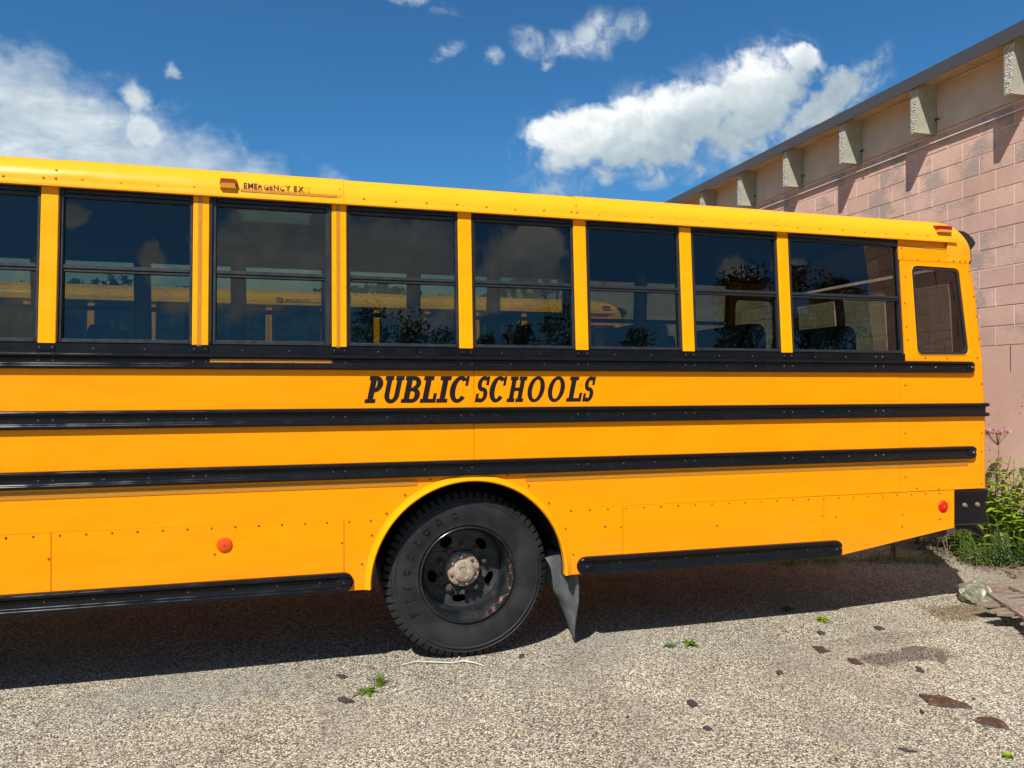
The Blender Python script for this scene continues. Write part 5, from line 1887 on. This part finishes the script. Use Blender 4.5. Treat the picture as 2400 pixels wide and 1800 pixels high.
def plank(p0, p1, wid, th, z, seed, ragged=True, tilt=0.0, name='plank'):
    R_ = random.Random(seed)
    p0 = Vector((p0[0], p0[1], 0)); p1 = Vector((p1[0], p1[1], 0))
    d_ = (p1 - p0); L_ = d_.length; d_.normalize()
    s_ = Vector((-d_.y, d_.x, 0))
    n = 22; m_ = 6
    vs = []; fs = []
    for i in range(n + 1):
        u = i / n
        for q in range(m_ + 1):
            w = q / m_ - .5
            ext = (R_.random() * 0.05 if (ragged and i == 0) else 0)
            taper = 1 - (0.45 * max(0, .12 - u) / .12 if ragged else 0)
            edge = R_.gauss(0, .003) if abs(w) > .49 else 0
            c_ = p0 + d_ * (L_ * u + ext) + s_ * (w * wid * taper + edge)
            zz_ = z + tilt * u + 0.004 * noise.noise(Vector((u * 8, w * 4, seed))) + (0.004 * R_.random() if abs(w) < .4 else 0)
            vs.append((c_.x, c_.y, zz_ + th))
    k = len(vs)
    vs += [(a, b_, c_ - th) for a, b_, c_ in vs[:k]]
    W_ = m_ + 1
    for i in range(n):
        for q in range(m_):
            a = i * W_ + q
            fs += [(a, a + 1, a + W_ + 1, a + W_), (k + a, k + a + W_, k + a + W_ + 1, k + a + 1)]
    for i in range(n):
        a = i * W_; b_ = i * W_ + m_
        fs += [(a, a + W_, k + a + W_, k + a), (b_, k + b_, k + b_ + W_, b_ + W_)]
    for q in range(m_):
        a = q; b_ = n * W_ + q
        fs += [(a, k + a, k + a + 1, a + 1), (b_, b_ + 1, k + b_ + 1, k + b_)]
    mb = MB().add(vs, fs)
    ang = atan2(d_.y, d_.x)
    # local frame so that the grain runs along the plank
    cx, cy = p0.x, p0.y
    ca, sa = cos(-ang), sin(-ang)
    mb.xf(lambda x, y, z_: ((x - cx) * ca - (y - cy) * sa, (x - cx) * sa + (y - cy) * ca, z_))
    o = mb.build(name, M['wood'], dk, recalc=True)
    o.matrix_parent_inverse = Matrix.Translation(-dk.location)
    o.location = (cx, cy, 0); o.rotation_euler = (0, 0, ang)
    return o


plank((4.62, -0.335), (6.1, -0.44), 0.15, 0.018, 0.095, 1)
plank((4.70, -0.16), (6.1, -0.25), 0.13, 0.018, 0.092, 2)
plank((5.02, -0.03), (6.2, -0.08), 0.12, 0.018, 0.095, 3)
plank((5.12, 0.10), (6.2, 0.08), 0.12, 0.018, 0.090, 4)
plank((5.16, 0.23), (6.2, 0.22), 0.11, 0.018, 0.085, 5)
plank((4.60, -0.58), (6.0, -0.66), 0.13, 0.018, 0.085, 6)
plank((4.98, -0.02), (4.60, -0.76), 0.085, 0.022, 0.114, 7, False)
plank((5.30, 0.08), (5.16, -0.60), 0.085, 0.022, 0.114, 8, False)
plank((5.75, 0.25), (5.60, -0.75), 0.085, 0.022, 0.114, 9, False)
plank((5.25, 0.22), (5.15, -0.70), 0.09, 0.085, 0.0, 10, False, name='support_beam')
plank((5.95, 0.25), (5.85, -0.75), 0.09, 0.085, 0.0, 11, False, name='support_beam')


# far treeline beyond the buses
R_ = random.Random(4)
tl = MB()
for i in range(20000):
    x = R_.uniform(-70, 40)
    top = 7.6 + 1.6 * noise.noise(Vector((x * 0.12, 0, 0))) + 0.8 * noise.noise(Vector((x * 0.5, 3, 0)))
    z = top * sqrt(R_.random())
    y = 46 + R_.uniform(-1.5, 1.5) * sqrt(max(0.0, 1 - z / (top + .5)) + 0.1)
    d_ = Vector((R_.uniform(-1, 1), R_.uniform(-1, 1), R_.uniform(-.6, 1))).normalized()
    s2 = Vector((R_.uniform(-1, 1), R_.uniform(-1, 1), R_.uniform(-1, 1))).normalized()
    c_ = Vector((x, y, z)); w = R_.uniform(.18, .42)
    tl.add([c_ - d_ * w, c_ + s2 * w * .6, c_ + d_ * w, c_ - s2 * w * .6], [(0, 1, 2, 3)])
tag(tl.build('far_trees', M['tree_leaf'], None, recalc=False), 'dark band of far trees beyond the buses', 'far trees', kind='stuff')

# ------------------------------------------------------------------ trees across the yard, behind the viewer (mirrored in the windows)
def tree(x, y, h, r, label, seed, kind='broadleaf_tree'):
    R_ = random.Random(seed)
    root = empty(kind, (x, y, 0))
    tr = MB()
    tr.tube([(0, 0, 0), (0.05, 0.03, h * .35), (0.0, 0.05, h * .7)], [0.12, 0.09, 0.04], 8)
    for k in range(7):
        a = R_.uniform(0, 2 * pi); z = h * R_.uniform(.3, .65)
        tr.tube([(0.03, 0.03, z), (r * .6 * cos(a), r * .6 * sin(a), z + h * .2)], [0.04, 0.012], 5)
    tr.build('trunk', M['bark'], root, smooth=60)
    cr = MB()
    cl = []
    for k in range(34):
        u = R_.random()
        z = h * (0.12 + 0.85 * u)
        rr = r * (1.0 - 0.75 * max(0, u - .35) / .65) * sqrt(R_.random())
        a = R_.uniform(0, 2 * pi)
        cl.append((rr * cos(a), rr * sin(a), z))
    cl.append((0, 0, h * 0.98))
    for (cx, cy, cz) in cl:
        s = r * R_.uniform(.20, .36)
        for q in range(150):
            v_ = Vector((R_.gauss(0, 1), R_.gauss(0, 1), R_.gauss(0, .8))).normalized() * s * R_.uniform(.5, 1.08)
            d_ = Vector((R_.uniform(-1, 1), R_.uniform(-1, 1), R_.uniform(-.6, 1))).normalized()
            s2 = Vector((R_.uniform(-1, 1), R_.uniform(-1, 1), R_.uniform(-1, 1))).normalized()
            c_ = Vector((cx, cy, cz)) + v_
            w = R_.uniform(.06, .13)
            cr.add([c_ - d_ * w, c_ + s2 * w * .6, c_ + d_ * w, c_ - s2 * w * .6], [(0, 1, 2, 3)])
    cr.build('crown', M['tree_leaf'], root, recalc=False)
    tag(root, label, 'tree', 'trees across the yard')


TR = [(2.5, -26, 8.46, 2.35), (4.05, -26, 7.89, 2.55), (5.82, -28, 8.0, 2.07), (7.96, -28, 7.76, 2.09), (9.16, -26, 7.83, 2.01), (10.01, -24, 8.19, 1.89), (16.4, -30, 8.53, 2.11), (16.97, -22, 9.32, 1.54), (17.96, -22, 9.53, 2.11), (20.29, -22, 9.89, 1.94), (21.87, -22, 9.33, 2.44), (25.15, -24, 9.21, 2.59)]
TL = ['leftmost of the tree reflections', 'second tree reflection from the left', 'third tree reflection from the left', 'fourth tree reflection from the left',
      'fifth tree reflection from the left', 'sixth tree reflection from the left', 'lone tree reflection right of the middle', 'first reflection of the rear group',
      'second reflection of the rear group', 'tallest of the reflections', 'wide reflection beside the tallest one', 'rightmost of the tree reflections']
for i, (x, y, h, r) in enumerate(TR):
    tree(x, y, h, r, 'dark tree across the yard, ' + TL[i] + ' in the bus windows', 60 + i)
